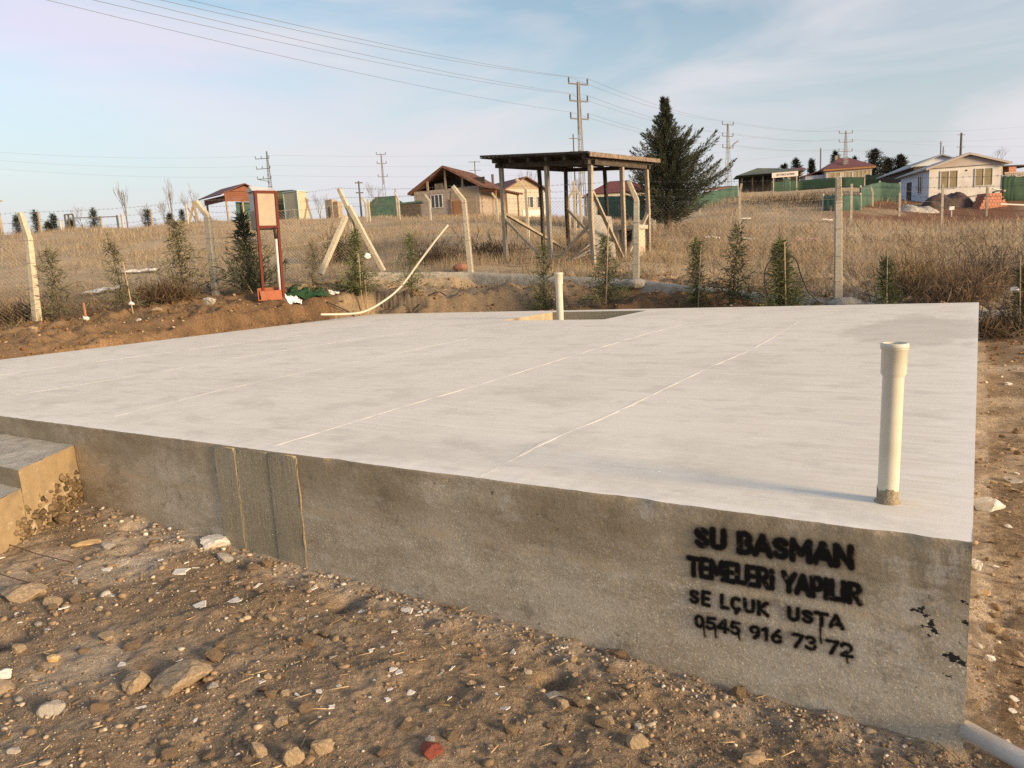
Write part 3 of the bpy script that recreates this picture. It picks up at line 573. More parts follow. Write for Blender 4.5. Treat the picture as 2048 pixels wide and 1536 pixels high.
# ------------------------------------------------------------------ stones and litter on the soil
def ico(sub):
    t = (1+5**.5)/2; v = [(-1, t, 0), (1, t, 0), (-1, -t, 0), (1, -t, 0), (0, -1, t), (0, 1, t), (0, -1, -t), (0, 1, -t), (t, 0, -1), (t, 0, 1), (-t, 0, -1), (-t, 0, 1)]
    v = [np.array(q)/np.linalg.norm(q) for q in v]
    f = [(0, 11, 5), (0, 5, 1), (0, 1, 7), (0, 7, 10), (0, 10, 11), (1, 5, 9), (5, 11, 4), (11, 10, 2), (10, 7, 6), (7, 1, 8), (3, 9, 4), (3, 4, 2), (3, 2, 6), (3, 6, 8), (3, 8, 9), (4, 9, 5), (2, 4, 11), (6, 2, 10), (8, 6, 7), (9, 8, 1)]
    for _ in range(sub):
        c = {}; nf = []
        def mid(a, b):
            k = (min(a, b), max(a, b))
            if k not in c: q = v[a]+v[b]; v.append(q/np.linalg.norm(q)); c[k] = len(v)-1
            return c[k]
        for a, b, d in f: x, y, z = mid(a, b), mid(b, d), mid(d, a); nf += [(a, x, z), (b, y, x), (d, z, y), (x, y, z)]
        f = nf
    return np.array(v), np.array(f)
IV0, IF0 = ico(0); IV1, IF1 = ico(1); IV2, IF2 = ico(2)
def rotm(n):
    q = RNG.normal(size=(n, 4)); q /= np.linalg.norm(q, axis=1)[:, None]; w, x, y, z = q.T
    return np.stack([1-2*(y*y+z*z), 2*(x*y-z*w), 2*(x*z+y*w), 2*(x*y+z*w), 1-2*(x*x+z*z), 2*(y*z-x*w), 2*(x*z-y*w), 2*(y*z+x*w), 1-2*(x*x+y*y)], -1).reshape(n, 3, 3)
def scatter_stones(name, P, size, cols, flat=.65, kind='stuff', parent=None, label=None, cat=None, IV=IV0, IF=IF0, mat='pebble_mat'):
    n = len(P); base = IV[None]*(1+.28*RNG.normal(size=(n, len(IV), 1)).clip(-1.6, 1.6)); base = np.einsum('nij,nkj->nki', rotm(n), base)
    sc_ = np.stack([RNG.uniform(.7, 1.3, n), RNG.uniform(.7, 1.3, n), RNG.uniform(flat*.7, flat*1.3, n)], -1)
    V = base*sc_[:, None]*size[:, None, None]+P[:, None]; F = (IF[None]+(np.arange(n)*len(IV))[:, None, None]).reshape(-1, 3)
    o = npmesh(name, V.reshape(-1, 3), F, mat, np.repeat(cols, len(IV), 0), parent); tag(o, label, cat, kind=kind); return o
def soil_cols(n, w=(.62, .2, .1, .08)):
    pal = np.array([[.235, .17, .11], [.34, .265, .185], [.43, .365, .28], [.52, .48, .42]]); return pal[RNG.choice(4, n, p=w)]*RNG.uniform(.75, 1.25, (n, 1))
def near_points(n, ymax=7.5):
    # uniform in the log of the distance, over the bare soil in front and on the right of the slab
    r = np.exp(RNG.uniform(math.log(1.7), math.log(ymax*1.5), n)); h = np.radians(RNG.uniform(-44, 44, n)); x, y = r*np.sin(h), r*np.cos(h); u, v = loc(x, y)
    ok = ((v < -.015) | (u > .02)) & ~((u < STEP[0]+.02) & (v > -STEP[2]-.02)) ; return x[ok], y[ok], u[ok], v[ok]
OV = np.array([[1, 0, 0], [-1, 0, 0], [0, 1, 0], [0, -1, 0], [0, 0, 1], [0, 0, -1.]]); OF = np.array([[0, 2, 4], [2, 1, 4], [1, 3, 4], [3, 0, 4], [2, 0, 5], [1, 2, 5], [3, 1, 5], [0, 3, 5]])
x, y, u, v = near_points(110000); s = .0017*(1/RNG.uniform(.012, 1, len(x)))**.62*np.clip(np.hypot(x, y)/3.2, .8, 2.6)
s = np.minimum(s, .02); dens = sst(-.5, .5, fbm(x*1.7, y*1.7, 40, 3)+.2); keep = RNG.uniform(size=len(x)) < (.12+.88*dens)*np.where(s > .008, .38, 1); x, y, s = x[keep], y[keep], s[keep]
bg_ = s > .006*np.clip(np.hypot(x, y)/3.2, .8, 2.6)
scatter_stones('loose_gravel', np.stack([x, y, terrain(x, y)+s*.15], -1)[bg_], s[bg_], soil_cols(bg_.sum(), (.74, .17, .06, .03)), label='loose gravel strewn over the brown ground', cat='gravel')
scatter_stones('soil_crumbs', np.stack([x, y, terrain(x, y)+s*.1], -1)[~bg_], s[~bg_], soil_cols((~bg_).sum(), (.5, .27, .13, .10)), label='fine soil crumbs and grit covering the brown ground', cat='grit', IV=OV, IF=OF)
x, y, u, v = near_points(26000); k = (np.abs(v) < .22*RNG.uniform(.1, 1, len(v))) & (u < .05) & (u > -6); x, y = x[k], y[k]; s = RNG.uniform(.004, .013, len(x))*np.clip(np.hypot(x, y)/3.5, .7, 2)
scatter_stones('mortar_crumbs', np.stack([x, y, terrain(x, y)+s*.3], -1), s, soil_cols(len(x), (.45, .25, .18, .12)), label='pale mortar crumbs along the foot of the slab', cat='rubble')
x = RNG.uniform(-14, 8, 9000); y = RNG.uniform(9, 19, 9000); u, v = loc(x, y); k = ((u < -SLW-.1) | (v > SLD+.1) | (u > .1)); x, y = x[k], y[k]; s = RNG.uniform(.012, .05, len(x))**1.0*RNG.uniform(.4, 1, len(x))
bc = np.array([[.22, .125, .055], [.19, .11, .05], [.40, .32, .22]])[RNG.choice(3, len(x), p=(.55, .38, .07))]*RNG.uniform(.7, 1.25, (len(x), 1))
scatter_stones('bank_clods', np.stack([x, y, terrain(x, y)+s*.2], -1), s, bc, label='loose earth clods along the dug bank behind the slab', cat='earth')
ru = RNG.uniform(hu0+.03, hu1-.03, 2600); rv = RNG.uniform(hv0+.03, hv1-.03, 2600); pp = A[None]+SX[None]*ru[:, None]+SY[None]*rv[:, None]; pp[:, 2] = ZS-.262+RNG.uniform(0, .045, 2600)+.11*np.clip((hv0+1.2-rv), -1, .9)
scatter_stones('recess_gravel', pp, RNG.uniform(.012, .028, 2600), np.array([.42, .36, .28])*RNG.uniform(.7, 1.25, (2600, 1)), label='pale gravel filling the square recess of the slab', cat='gravel')
# honeycombed stones showing in the end of the steps
n = 260; yy = RNG.uniform(-STEP[1]-.1, -.01, n); zz = RNG.uniform(-.66, -.30, n); k = (zz < -.33-.25*np.clip(-yy-.12, 0, 1)+RNG.normal(size=n)*.02); yy, zz = yy[k], zz[k]
pp = A[None]+SX[None]*(STEP[0]+.002-STEP[5]*yy[:, None])+SY[None]*yy[:, None]; pp[:, 2] = ZS+zz
o = scatter_stones('exposed_stones', pp, RNG.uniform(.012, .024, len(yy)), np.array([.14, .105, .065])*RNG.uniform(.5, 1.4, (len(yy), 1)), .9, label='stones showing in the honeycombed end of the steps', cat='rubble')

def make_stone(seed, rough=.22, ang=True):
    rg = np.random.default_rng(seed); V = IV2.copy()
    for k in range(15):                                   # cut by a few planes, as broken rock is
        d = rg.normal(size=3); d /= np.linalg.norm(d); c = rg.uniform(.45, .85); s_ = V@d; m = s_ > c; V[m] -= d*((s_[m]-c)*.95)[:, None]
    V = V*(1+rough*.3*rg.normal(size=(len(V), 1)).clip(-1, 1)); me = bpy.data.meshes.new('stone'); me.from_pydata([tuple(q) for q in V], [], [tuple(map(int, f)) for f in IF2]); return me
STONES = [make_stone(k) for k in range(8)]
def flake_mesh(seed, n=7):
    rg = np.random.default_rng(seed); a = np.sort(rg.uniform(0, 2*PI, n)); r = rg.uniform(.55, 1.1, n); p = [(r[i]*math.cos(a[i]), r[i]*math.sin(a[i])*.75) for i in range(n)]
    v = [(x, y, -.1) for x, y in p]+[(x*.93, y*.93, .1+.05*rg.normal()) for x, y in p]; me = bpy.data.meshes.new('flake'); me.from_pydata(v, [], [tuple(range(n))[::-1], tuple(range(n, 2*n))]+[(i, (i+1) % n, n+(i+1) % n, n+i) for i in range(n)]); return me
FLAKES = [flake_mesh(k, random.choice((5, 6, 7, 8))) for k in range(10)]
_mc = {}
def with_mat(me, mat):
    k = (me.name, mat)
    if k not in _mc: m = me.copy(); m.materials.clear(); m.materials.append(MATS[mat]); _mc[k] = m
    return _mc[k]
def stone(name, px, py, wpx, hpx, mat, label, cat, group=None, meshes=STONES, sink=.3, rz=None, z=None):
    p = ground_at(px, py); d = np.linalg.norm(p-CAM); w = wpx/FPX*d/2; h = hpx/FPX*d/2*(.9 if meshes is STONES else .35)
    o = bpy.data.objects.new(name, with_mat(random.choice(meshes), mat)); COL.objects.link(o)
    if meshes is STONES: o.scale = (w*1.12, w*random.uniform(.75, 1), h*1.05); o.location = (p[0], p[1], p[2]+h*(1-2*sink)*.8); o.rotation_euler = (random.uniform(-.2, .2), random.uniform(-.2, .2), random.uniform(-.5, .5) if rz is None else rz)
    else: o.scale = (w*1.05, w*random.uniform(.8, 1.15), w*.55); o.location = (p[0], p[1], p[2]+w*.06); o.rotation_euler = (random.uniform(-.18, .18), random.uniform(-.18, .18), random.uniform(0, 6.3) if rz is None else rz)
    return tag(o, label, cat, group)
def flk(*a, **k): return stone(*a, meshes=FLAKES, **k)
G1 = 'broken stones in the foreground soil'
stone('rock', 350, 1372, 112, 52, 'rock_tan', 'largest tan rock in the foreground soil, long and flat topped', 'rock', rz=.1)
stone('rock', 268, 1378, 48, 58, 'rock_tan', 'upright rounded tan rock touching the largest foreground rock on its left', 'rock')
stone('rock', 106, 1424, 40, 34, 'rock_grey', 'small grey round stone left of the two big foreground rocks', 'rock')
stone('rock', 428, 1092, 66, 38, 'flake', 'whitish lump of concrete leaning on the slab at the cast board seams', 'concrete lump', sink=.25)
stone('rock', 450, 1118, 40, 20, 'rock_grey', 'flat pale stone just below the whitish concrete lump', 'rock')
flk('concrete_shard', 358, 1146, 42, 40, 'flake', 'pointed flat cream shard left of the whitish concrete lump', 'shard', rz=.6)
stone('rock', 50, 1192, 78, 36, 'rock_tan', 'long pale slab stone lying at the left edge of the photo', 'rock')
stone('rock', 110, 1208, 36, 22, 'rock_tan', 'ochre stone at the right tip of the long pale slab stone', 'rock')
flk('concrete_shard', 466, 1202, 36, 24, 'flake', 'bright white flat chip in the soil below the concrete lump', 'shard')
flk('concrete_shard', 398, 1210, 36, 12, 'flake', 'narrow whitish sliver left of the bright white flat chip', 'shard')
stone('rock', 212, 1274, 40, 20, 'rock_tan', 'tan stone with a flat light side above the largest foreground rock', 'rock')
stone('rock', 268, 1296, 40, 22, 'clod', 'brown flat stone just above the largest foreground rock', 'rock')
stone('rock', 430, 1318, 42, 30, 'clod', 'brown double lump of earth right of the largest foreground rock', 'clod')
stone('rock', 572, 1391, 22, 20, 'rock_tan', 'small orange tan stone in the middle of the bare foreground', 'rock')
stone('rock', 562, 1448, 32, 28, 'rock_tan', 'round tan stone near the bottom edge, above the bottom trio', 'rock')
stone('rock', 518, 1506, 40, 34, 'rock_tan', 'left stone of the trio at the bottom edge', 'rock')
stone('rock', 590, 1522, 36, 50, 'rock_tan', 'tall middle stone of the trio at the bottom edge', 'rock')
stone('rock', 642, 1502, 46, 42, 'rock_tan', 'right stone of the trio at the bottom edge, tilted', 'rock')
stone('rock', 1276, 1490, 40, 38, 'rock_tan', 'tan cube shaped stone below the slab, near the bottom edge', 'rock')
stone('rock', 1218, 1445, 24, 24, 'rock_tan', 'small ochre stone beside a white chip, up left of the cube stone', 'rock')
stone('rock', 1124, 1414, 30, 32, 'rock_tan', 'pointed tan stone below the burrow beside the slab', 'rock')
stone('rock', 1155, 1412, 34, 28, 'clod', 'brown stone right of the pointed tan stone under the burrow', 'rock')
flk('concrete_shard', 1105, 1392, 44, 12, 'rock_grey', 'grey stick like sliver beside the pointed tan stone', 'shard', rz=.9)
stone('rock', 1500, 1520, 54, 28, 'rock_tan', 'wedge shaped ochre stone at the bottom edge under the lettering', 'rock')
stone('broken_brick', 865, 1505, 46, 28, 'brick_red', 'broken dark red brick piece at the bottom edge of the photo', 'brick piece')
flk('concrete_shard', 812, 1222, 42, 24, 'flake', 'largest white flake close to the foot of the slab', 'shard')
flk('concrete_shard', 852, 1223, 20, 16, 'flake', 'square white flake just right of the largest white flake', 'shard')
flk('concrete_shard', 1024, 1306, 30, 20, 'flake', 'lone white flake just left of the burrow', 'shard')
flk('concrete_shard', 625, 1180, 24, 22, 'flake', 'white flake left of the small dark hole by the slab', 'shard')
flk('concrete_shard', 478, 1166, 20, 14, 'rock_grey', 'bluish grey flat chip right of the pointed cream shard', 'shard')
stone('rock', 10, 1380, 46, 30, 'rock_tan', 'rounded ochre rock cut off by the left edge', 'rock')
stone('rock', 8, 1356, 34, 24, 'flake', 'whitish rock behind the ochre rock at the left edge', 'rock')
stone('rock', 40, 1302, 30, 24, 'rock_tan', 'pale pink stone near a dark hollow at the left', 'rock')
stone('concrete_lump', 1972, 1018, 56, 46, 'flake', 'big white lump of concrete on the soil right of the slab', 'concrete lump', sink=.4)
flk('concrete_shard', 2024, 962, 44, 16, 'rock_grey', 'flat grey flake on the soil at the far right', 'shard')
stone('concrete_lump', 1953, 1138, 22, 34, 'flake', 'white mortar lump hugging the right side of the slab corner', 'concrete lump')
stone('rock', 1990, 1264, 26, 24, 'rock_tan', 'orange brown stone on the soil right of the lettered corner', 'rock')
o = flk('wood_chip', 1970, 1188, 28, 22, 'chip_wood', 'yellow square chip of wood right of the lettered corner', 'wood chip'); o.scale[2] *= .6
o = stone('wood_block', 4, 1068, 34, 18, 'chip_wood', 'yellow wood block end cut off by the left edge below the steps', 'wood block')
for px, py, w, h, lb in ((180, 1088, 52, 12, 'pale stick of wood lying below the steps'), (218, 1094, 34, 18, 'pale angular stone at the end of the stick below the steps'), (108, 1322, 26, 20, 'splintered piece of yellow straw wood left of the largest rock')):
    stone('wood_piece' if 'wood' in lb else 'rock', px, py, w, h, 'chip_wood' if 'wood' in lb else 'rock_grey', lb, 'wood' if 'wood' in lb else 'rock')
stone('grey_stone', 2010, 1512, 30, 42, 'rock_grey', 'flat grey stone standing against the white drain pipe', 'rock', sink=.1)
def scatter_things(n, box, name, mats, wr, label, cat, group, meshes, avoid=True):
    for k in range(n):
        for _ in range(30):
            px, py = random.uniform(*box[:2]), random.uniform(*box[2:]); p = on_z(px, py, -.02); u, v = loc(p[0], p[1])
            if (v < -.04 or u > .06) and not (u < STEP[0]+.05 and v > -STEP[2]-.05): break
        w = random.uniform(*wr)*(.55+.45*py/1500)
        stone(name, px, py, w, w*random.uniform(.5, .9), random.choice(mats), label, cat, group, meshes)
scatter_things(60, (0, 1040, 1040, 1420), 'mortar_flake', ['flake', 'flake', 'rock_grey'], (11, 27), 'small whitish mortar flake scattered in front of the slab', 'flake', 'small mortar flakes in front of the slab', FLAKES)
scatter_things(40, (700, 1240, 1200, 1400), 'mortar_chip', ['flake', 'flake', 'rock_grey'], (9, 24), 'small pale chip in the dense litter at the foot of the slab', 'chip', 'pale chips at the foot of the slab', FLAKES)
scatter_things(42, (0, 1500, 1090, 1536), 'small_stone', ['rock_tan', 'rock_tan', 'clod', 'rock_grey'], (10, 24), 'small tan stone half sunk in the foreground soil', 'stone', 'small stones in the foreground soil', STONES)
scatter_things(34, (0, 1800, 1040, 1536), 'earth_clod', ['clod'], (14, 40), 'brown crumbly earth clod lying in the foreground', 'clod', 'earth clods in the foreground', STONES)
scatter_things(34, (1950, 2048, 700, 1480), 'soil_stone', ['rock_tan', 'clod', 'flake'], (8, 22), 'small stone on the strip of soil right of the slab', 'stone', 'small stones right of the slab', STONES)
# straw and splinters
x, y, u, v = near_points(700, 5); n = len(x); L = RNG.uniform(.008, .04, n)**1.0; an = RNG.uniform(0, PI, n); z = terrain(x, y)+.006
d = np.stack([np.cos(an)*L, np.sin(an)*L, RNG.normal(size=n)*.006], -1); w = np.stack([-np.sin(an), np.cos(an), np.zeros(n)], -1)*RNG.uniform(.0006, .0022, (n, 1)); P = np.stack([x, y, z], -1)
V = np.stack([P-d-w, P+d-w, P+d+w, P-d+w, P-d-w+[0, 0, .003], P+d-w+[0, 0, .003], P+d+w+[0, 0, .003], P-d+w+[0, 0, .003]], 1).reshape(-1, 3)
F = (np.array([(4, 5, 6, 7), (0, 1, 5, 4), (1, 2, 6, 5), (2, 3, 7, 6), (3, 0, 4, 7)])[None]+(np.arange(n)*8)[:, None, None]).reshape(-1, 4)
o = npmesh('straw_litter', V, F, 'pebble_mat', np.repeat(np.array([.40, .30, .18])*RNG.uniform(.5, 1.2, (n, 1)), 8, 0)); tag(o, 'dry straw and splinters strewn over the soil', 'straw', kind='stuff')
for pts, lb in (([(0, 1092), (75, 1118), (150, 1136)], 'upper thin rusty wire on the soil at the left edge'), ([(0, 1158), (45, 1172), (88, 1184)], 'lower thin rusty wire on the soil at the left edge')):
    b = MB().tube([ground_at(*q)+[0, 0, .03] for q in pts], .003, 6).build('rusty_wire', 'rebar'); tag(b, lb, 'wire')

# ------------------------------------------------------------------ the boundary fence
FP = {'a': (put(85, 655, 15.7), (60, 470), (42, 424)), 'b': (put(440, 590, 17.3), (417, 432), (392, 402))}
def fence_post(p, H, arm, label, w=.13, group='concrete fence posts round the plot', mat='post_concrete', kinds='bent', tilt=(0, 0)):
    e = empty('fence_post', p, 0, label, 'fence post', group)
    top = np.array([tilt[0]*H, tilt[1]*H, H]); pts = [(0, 0, -.3), (0, 0, 0), tuple(top*.5), tuple(top)]
    MB().sweep(pts, w, w, up=(.3, 1, 0), taper=[1.1, 1.1, 1, .92]).build('shaft', mat, e, bevel=.012)
    if arm is not None:
        a = np.array(arm, float); e0 = top-a/np.linalg.norm(a)*.02
        MB().sweep([tuple(e0), tuple(top+a)], w*.88, w*.88, up=(.3, 1, 0), taper=[1, .8]).build('bent_arm', mat, e, bevel=.012)
    for k in (.2, .45, .72, .97):
        if w > .1: MB().sweep([tuple(top*k+np.array(q)) for q in ((-w*.56, -w*.56, 0), (w*.56, -w*.56, .004), (w*.56, w*.56, 0), (-w*.56, w*.56, .004), (-w*.56, -w*.56, 0))], .005, .005).build('tie_wire', 'wire_dark', e)
    return top+(np.array(arm) if arm is not None else 0)
fence = {}
def fp(key, px, py, Y, bend, tip, label, army, tilt=None):
    p = put(px, py, Y); p[2] = at(px, py, Y)[2] if True else p[2]
    q = at(bend[0], bend[1], Y); H = q[2]-p[2]; tl = ((q[0]-p[0])/H, 0); t = at(tip[0], tip[1], Y+army); fence[key] = (p, H, fence_post(p, H, t-q, label, tilt=tl)+p, q)
fp('a', 76, 655, 15.7, (57, 476), (40, 425), 'leaning bent concrete post at the far left, nearest the slab', -.1)
fp('b', 432, 590, 17.3, (415, 432), (391, 402), 'bent concrete post just left of the red meter stand', -.1)
fp('c', 716, 545, 19.6, (700, 425), (677, 376), 'braced corner post of the fence, bent arm up to the left', -.15)
fp('d', 942, 545, 19.1, (928, 402), (905, 372), 'bent concrete post in front of the brick house, with chain link', -.15)
fp('e', 1272, 560, 16.8, (1273, 400), (1257, 362), 'bent concrete post in front of the timber shelter right side', -.2)
fp('f', 1676, 603, 13.95, (1677, 400), (1677, 355), 'upright concrete post behind the slab, right of the saplings', -.3)
pr = put(2160, 640, 11.0); fence['g'] = (pr, 1.9, pr+[0, -.3, 2.3], pr+[0, 0, 1.9])
for (px, py, Y, tx, ty, lb) in ((645, 540, 19.0, 692, 432, 'left concrete brace leaning up to the fence corner post'), (762, 533, 19.6, 697, 412, 'right concrete brace leaning up to the fence corner post')):
    p = at(px, py, Y); q = at(tx, ty, 19.5); o = MB().sweep([p-(q-p)*.08, p, q], .125, .125, up=(.3, 1, 0)).build('fence_brace', 'post_concrete', None, bevel=.012); tag(o, lb, 'brace', 'braces of the corner post')
pl = put(-320, 720, 13.8); fence['z'] = (pl, 1.9, pl+[-.3, 0, 2.3], pl+[0, 0, 1.9])

# kerb wall under the right run of the fence
kp = [fence['c'][0], fence['d'][0], fence['e'][0], fence['f'][0], np.array([8.6, 11.9, .32]), np.array([11.5, 9.6, .25])]
kerb = empty('fence_kerb', kp[1], 0, 'low rough concrete kerb wall under the chain link fence behind the slab', 'kerb wall')
def build_kerb():
    P = []
    for a, b in zip(kp[:-1], kp[1:]):
        for t in np.linspace(0, 1, 24, endpoint=False): P.append(a*(1-t)+b*t)
    P = np.array(P)-kp[1]; n = len(P); T = np.gradient(P, axis=0); N = np.stack([T[:, 1], -T[:, 0], T[:, 0]*0], -1); N /= np.linalg.norm(N, axis=1)[:, None]; i = np.arange(n)
    rows = []
    for (o_, z_) in ((.13, -.7), (.12, -.35), (.115, -.2), (.11, -.08), (.1, 0), (0, .012), (-.1, 0), (-.12, -.5)):
        rows.append(P+N*(o_+.018*fbm(i*.9, i*0+o_*40+z_*30, 31, 3))[:, None]+np.stack([i*0, i*0, z_+.02*fbm(i*.7, i*0+o_*9, 32, 3)*(z_ > -.3)], -1))
    V = np.concatenate(rows); idx = np.arange(len(V)).reshape(len(rows), n); F = np.stack([idx[:-1, :-1], idx[1:, :-1], idx[1:, 1:], idx[:-1, 1:]], -1).reshape(-1, 4)
    npmesh('wall', V, F, 'kerb_concrete', parent=kerb, smooth=True)
    q = fence['f'][0]-kp[1]; V, F = IV2.copy(), IF2; V = V*np.array([.34, .26, .16])*(1+.08*RNG.normal(size=(len(V), 1))); npmesh('footing_lump', V+q+[.1, -.1, -.08], F, 'kerb_concrete', parent=kerb)
    q = fence['e'][0]-kp[1]; npmesh('footing_lump', V*.75+q+[.0, -.12, -.08], F, 'kerb_concrete', parent=kerb)
build_kerb()

def chain_link(k0, k1, label, h=1.75, dx=.115, r=.0020, wires=True):
    p0, H0, t0, b0 = fence[k0]; p1, H1, t1, b1 = fence[k1]; L = np.linalg.norm((p1-p0)[:2])
    e = empty('chain_link_fence', p0, 0, label, 'wire fence', 'chain link panels of the plot fence'); d = p1-p0; up0 = (b0-p0)/H0; up1 = (b1-p1)/H1
    def S(s, z, off=0.): t = s/L; return d*t+(up0*(1-t)+up1*t)*z+np.array([0, off, .04])
    V, F = [], []; b = MB(); slope = 1.0
    for sg in (1, -1):
        s = -h
        while s < L+h:
            a, c = (s, 0), (s+sg*h*slope, h)
            ts = [0., 1.]
            for lim in (0, L):
                if abs(c[0]-a[0]) > 1e-9:
                    t = (lim-a[0])/(c[0]-a[0])
                    if 0 < t < 1: ts.append(t)
            ts.sort()
            for q0, q1 in zip(ts[:-1], ts[1:]):
                m = a[0]+(c[0]-a[0])*(q0+q1)/2
                if 0 <= m <= L: b.tube([S(a[0]+(c[0]-a[0])*q0, h*q0, .002*sg), S(a[0]+(c[0]-a[0])*q1, h*q1, .002*sg)], r, 3, cap=False)
            s += dx
    o = b.build('wire_mesh', 'wire', e); o['kind'] = 'stuff'
    for z in (.02, h*.5, h): MB().tube([S(L*t, z+(-.015*math.sin(PI*t))) for t in np.linspace(0, 1, 9)], .0025, 4).build('tension_wire', 'wire', e)
    if wires:
        for f in (.25, .62, 1.0):
            a_, c_ = b0*(1-f)+t0*f-p0, b1*(1-f)+t1*f-p0; bw = MB(); m = 40
            pts = [a_*(1-t)+c_*t+np.array([0, 0, -.05*math.sin(PI*t)+.004*math.sin(60*t)]) for t in np.linspace(0, 1, m+1)]; bw.tube(pts, .0032, 4)
            for q in pts[1:-1]: bw.tube([q+[.0, .0, -.022], q+[.012, 0, .022]], .0022, 3); bw.tube([q+[-.02, .0, .01], q+[.02, 0, -.012]], .0022, 3)
            bw.build('barbed_wire', 'wire_dark', e)
for a, b, lb in (('z', 'a', 'chain link panel running out of the left edge'), ('a', 'b', 'chain link panel behind the saplings left of the meter stand'), ('b', 'c', 'chain link panel behind the red meter stand'), ('c', 'd', 'chain link panel between the braced corner and the brick house post'), ('d', 'e', 'chain link panel in front of the timber shelter'), ('e', 'f', 'chain link panel in front of the big conifer'), ('f', 'g', 'chain link panel at the right, in front of the tall dry weeds')):
    chain_link(a, b, lb, dx=.10 if a in 'ef' else .085, r=.0016 if a in 'def' else .0010)

# ------------------------------------------------------------------ meter stand, crate, mat, hose
def meter_stand():
    Yd = 16.2; p = at(547, 592, Yd); p[2] = tz(p[0], p[1]); e = empty('meter_stand', p, .62, 'cream meter cabinet on a dark red steel frame stand', 'meter stand')
    k = Yd/FPX; H = 2.32; w = .28; tl = .03
    def L(x, z): return (x+tl*z, 0, z)
    for x in (-.22, .22): MB().sweep([L(x, -.1), L(x, H)], .055, .055, up=(0, 1, 0)).build('frame_post', 'rust_red', e)
    for z in (H-.02, H-.76): MB().sweep([L(-.22, z), L(.22, z)], .05, .055).build('frame_rail', 'rust_red', e)
    x0, x1, z0, z1 = -.195, .195, H-.74, H-.05
    MB().add([L(x0, z0), L(x1, z0), L(x1, z1), L(x0, z1)], [(0, 1, 2, 3)]).build('face_panel', 'box_cream', e)
    c = MB(); sx0, sx1 = -.24, .22; yb = .42; zt = H+.01; zb = H-.80
    c.add([(sx0+tl*zb, .05, zb), (sx1+tl*zb, .05, zb), (sx1+tl*zt, .05, zt), (sx0+tl*zt, .05, zt), (sx0+tl*zb, yb, zb), (sx1+tl*zb, yb, zb), (sx1+tl*zt, yb, zt), (sx0+tl*zt, yb, zt)], [(0, 1, 2, 3), (5, 4, 7, 6), (4, 0, 3, 7), (1, 5, 6, 2), (4, 5, 1, 0), (3, 2, 6, 7)])
    cab = c.build('cabinet', 'box_cream', e, bevel=.012)
    r = MB(); zz = zt+.012; r.add([(sx0-.04+tl*zt, .0, zz-.02), (sx1+.03+tl*zt, .0, zz-.02), (sx1+.03+tl*zt, yb+.04, zz-.02), (sx0-.04+tl*zt, yb+.04, zz-.02), (sx0-.04+tl*zt, yb/2, zz+.10), (sx1+.03+tl*zt, yb/2, zz+.06)], [(0, 1, 5, 4), (2, 3, 4, 5), (0, 4, 3), (1, 2, 5), (3, 2, 1, 0)]); r.build('cabinet_roof', 'box_grey', cab)
    MB().box(sx0-.012+tl*H, sx0-.002+tl*H, .08, yb-.03, zb+.03, zt-.05).build('side_door', 'box_grey', cab)
    MB().tube([L(.15, .05), L(.15, 1.30)], .028, 12).build('conduit', 'pvc_white', e, True); MB().tube([L(.15, 1.30), L(.13, 1.56)], .034, 10).build('conduit_sleeve', 'rubber', e, True)
    return p
mp_ = meter_stand()
def crate():
    e = empty('orange_crate', mp_+[-.08, .02, -.02], .3, 'orange plastic crate around the foot of the meter stand', 'crate'); W, D, Hh = .50, .36, .21
    MB().box(-W/2, W/2, -D/2, D/2, 0, .02).build('base', 'orange_plastic', e)
    MB().box(-W/2+.06, W/2, -D/2, -D/2+.02, .02, Hh).build('front_panel', 'orange_plastic', e)
    MB().box(W/2-.02, W/2, -D/2+.02, D/2, .02, Hh).build('end_panel', 'orange_plastic', e); MB().box(-W/2, -W/2+.02, -D/2, D/2, .02, Hh+.05).build('end_panel', 'orange_plastic', e)
    for i in range(9): x = -W/2+.05+i*.05; MB().box(x-.009, x+.009, D/2-.02, D/2, .02, Hh).build('slat', 'orange_plastic', e)
    MB().box(-W/2, W/2, D/2-.03, D/2+.01, Hh, Hh+.06).build('rim', 'orange_plastic', e)
crate()
def cloth(name, px, py, Y, W, D, mat, label, cat, wob=.05, thick=.03):
    p = put(px, py, Y) if Y else ground_at(px, py); xs = np.linspace(-1, 1, 22); X, Yy = np.meshgrid(xs, xs); rr = np.maximum(abs(X), abs(Yy)); sh = 1+.25*fbm(X*1.2+px, Yy*1.2, 44, 3); wx = p[0]+X*W*sh; wy = p[1]+Yy*D*sh
    Z = terrain(wx, wy)+.02+thick*np.sqrt(np.clip(1-rr**4, 0, 1))+wob*(fbm(X*2.5+px, Yy*2.5, 45, 3)+.3); V = np.stack([wx-p[0], wy-p[1], Z-p[2]], -1).reshape(-1, 3); idx = np.arange(len(V)).reshape(X.shape)
    F = np.stack([idx[:-1, :-1], idx[:-1, 1:], idx[1:, 1:], idx[1:, :-1]], -1).reshape(-1, 4); o = npmesh(name, V, F, mat, smooth=True); o.location = tuple(p); tag(o, label, cat); return o
cloth('turf_mat', 612, 590, None, .42, .34, 'turf', 'crumpled dark green artificial turf mat beside the orange crate', 'turf mat', .06, .1)
cloth('plastic_sheet', 580, 601, None, .26, .22, 'white_sheet', 'white plastic sheet on the ground in front of the orange crate', 'plastic sheet', .03)
cloth('cloth_scrap', 668, 590, None, .13, .08, 'white_sheet', 'small white scrap right of the green turf mat', 'scrap', .02)
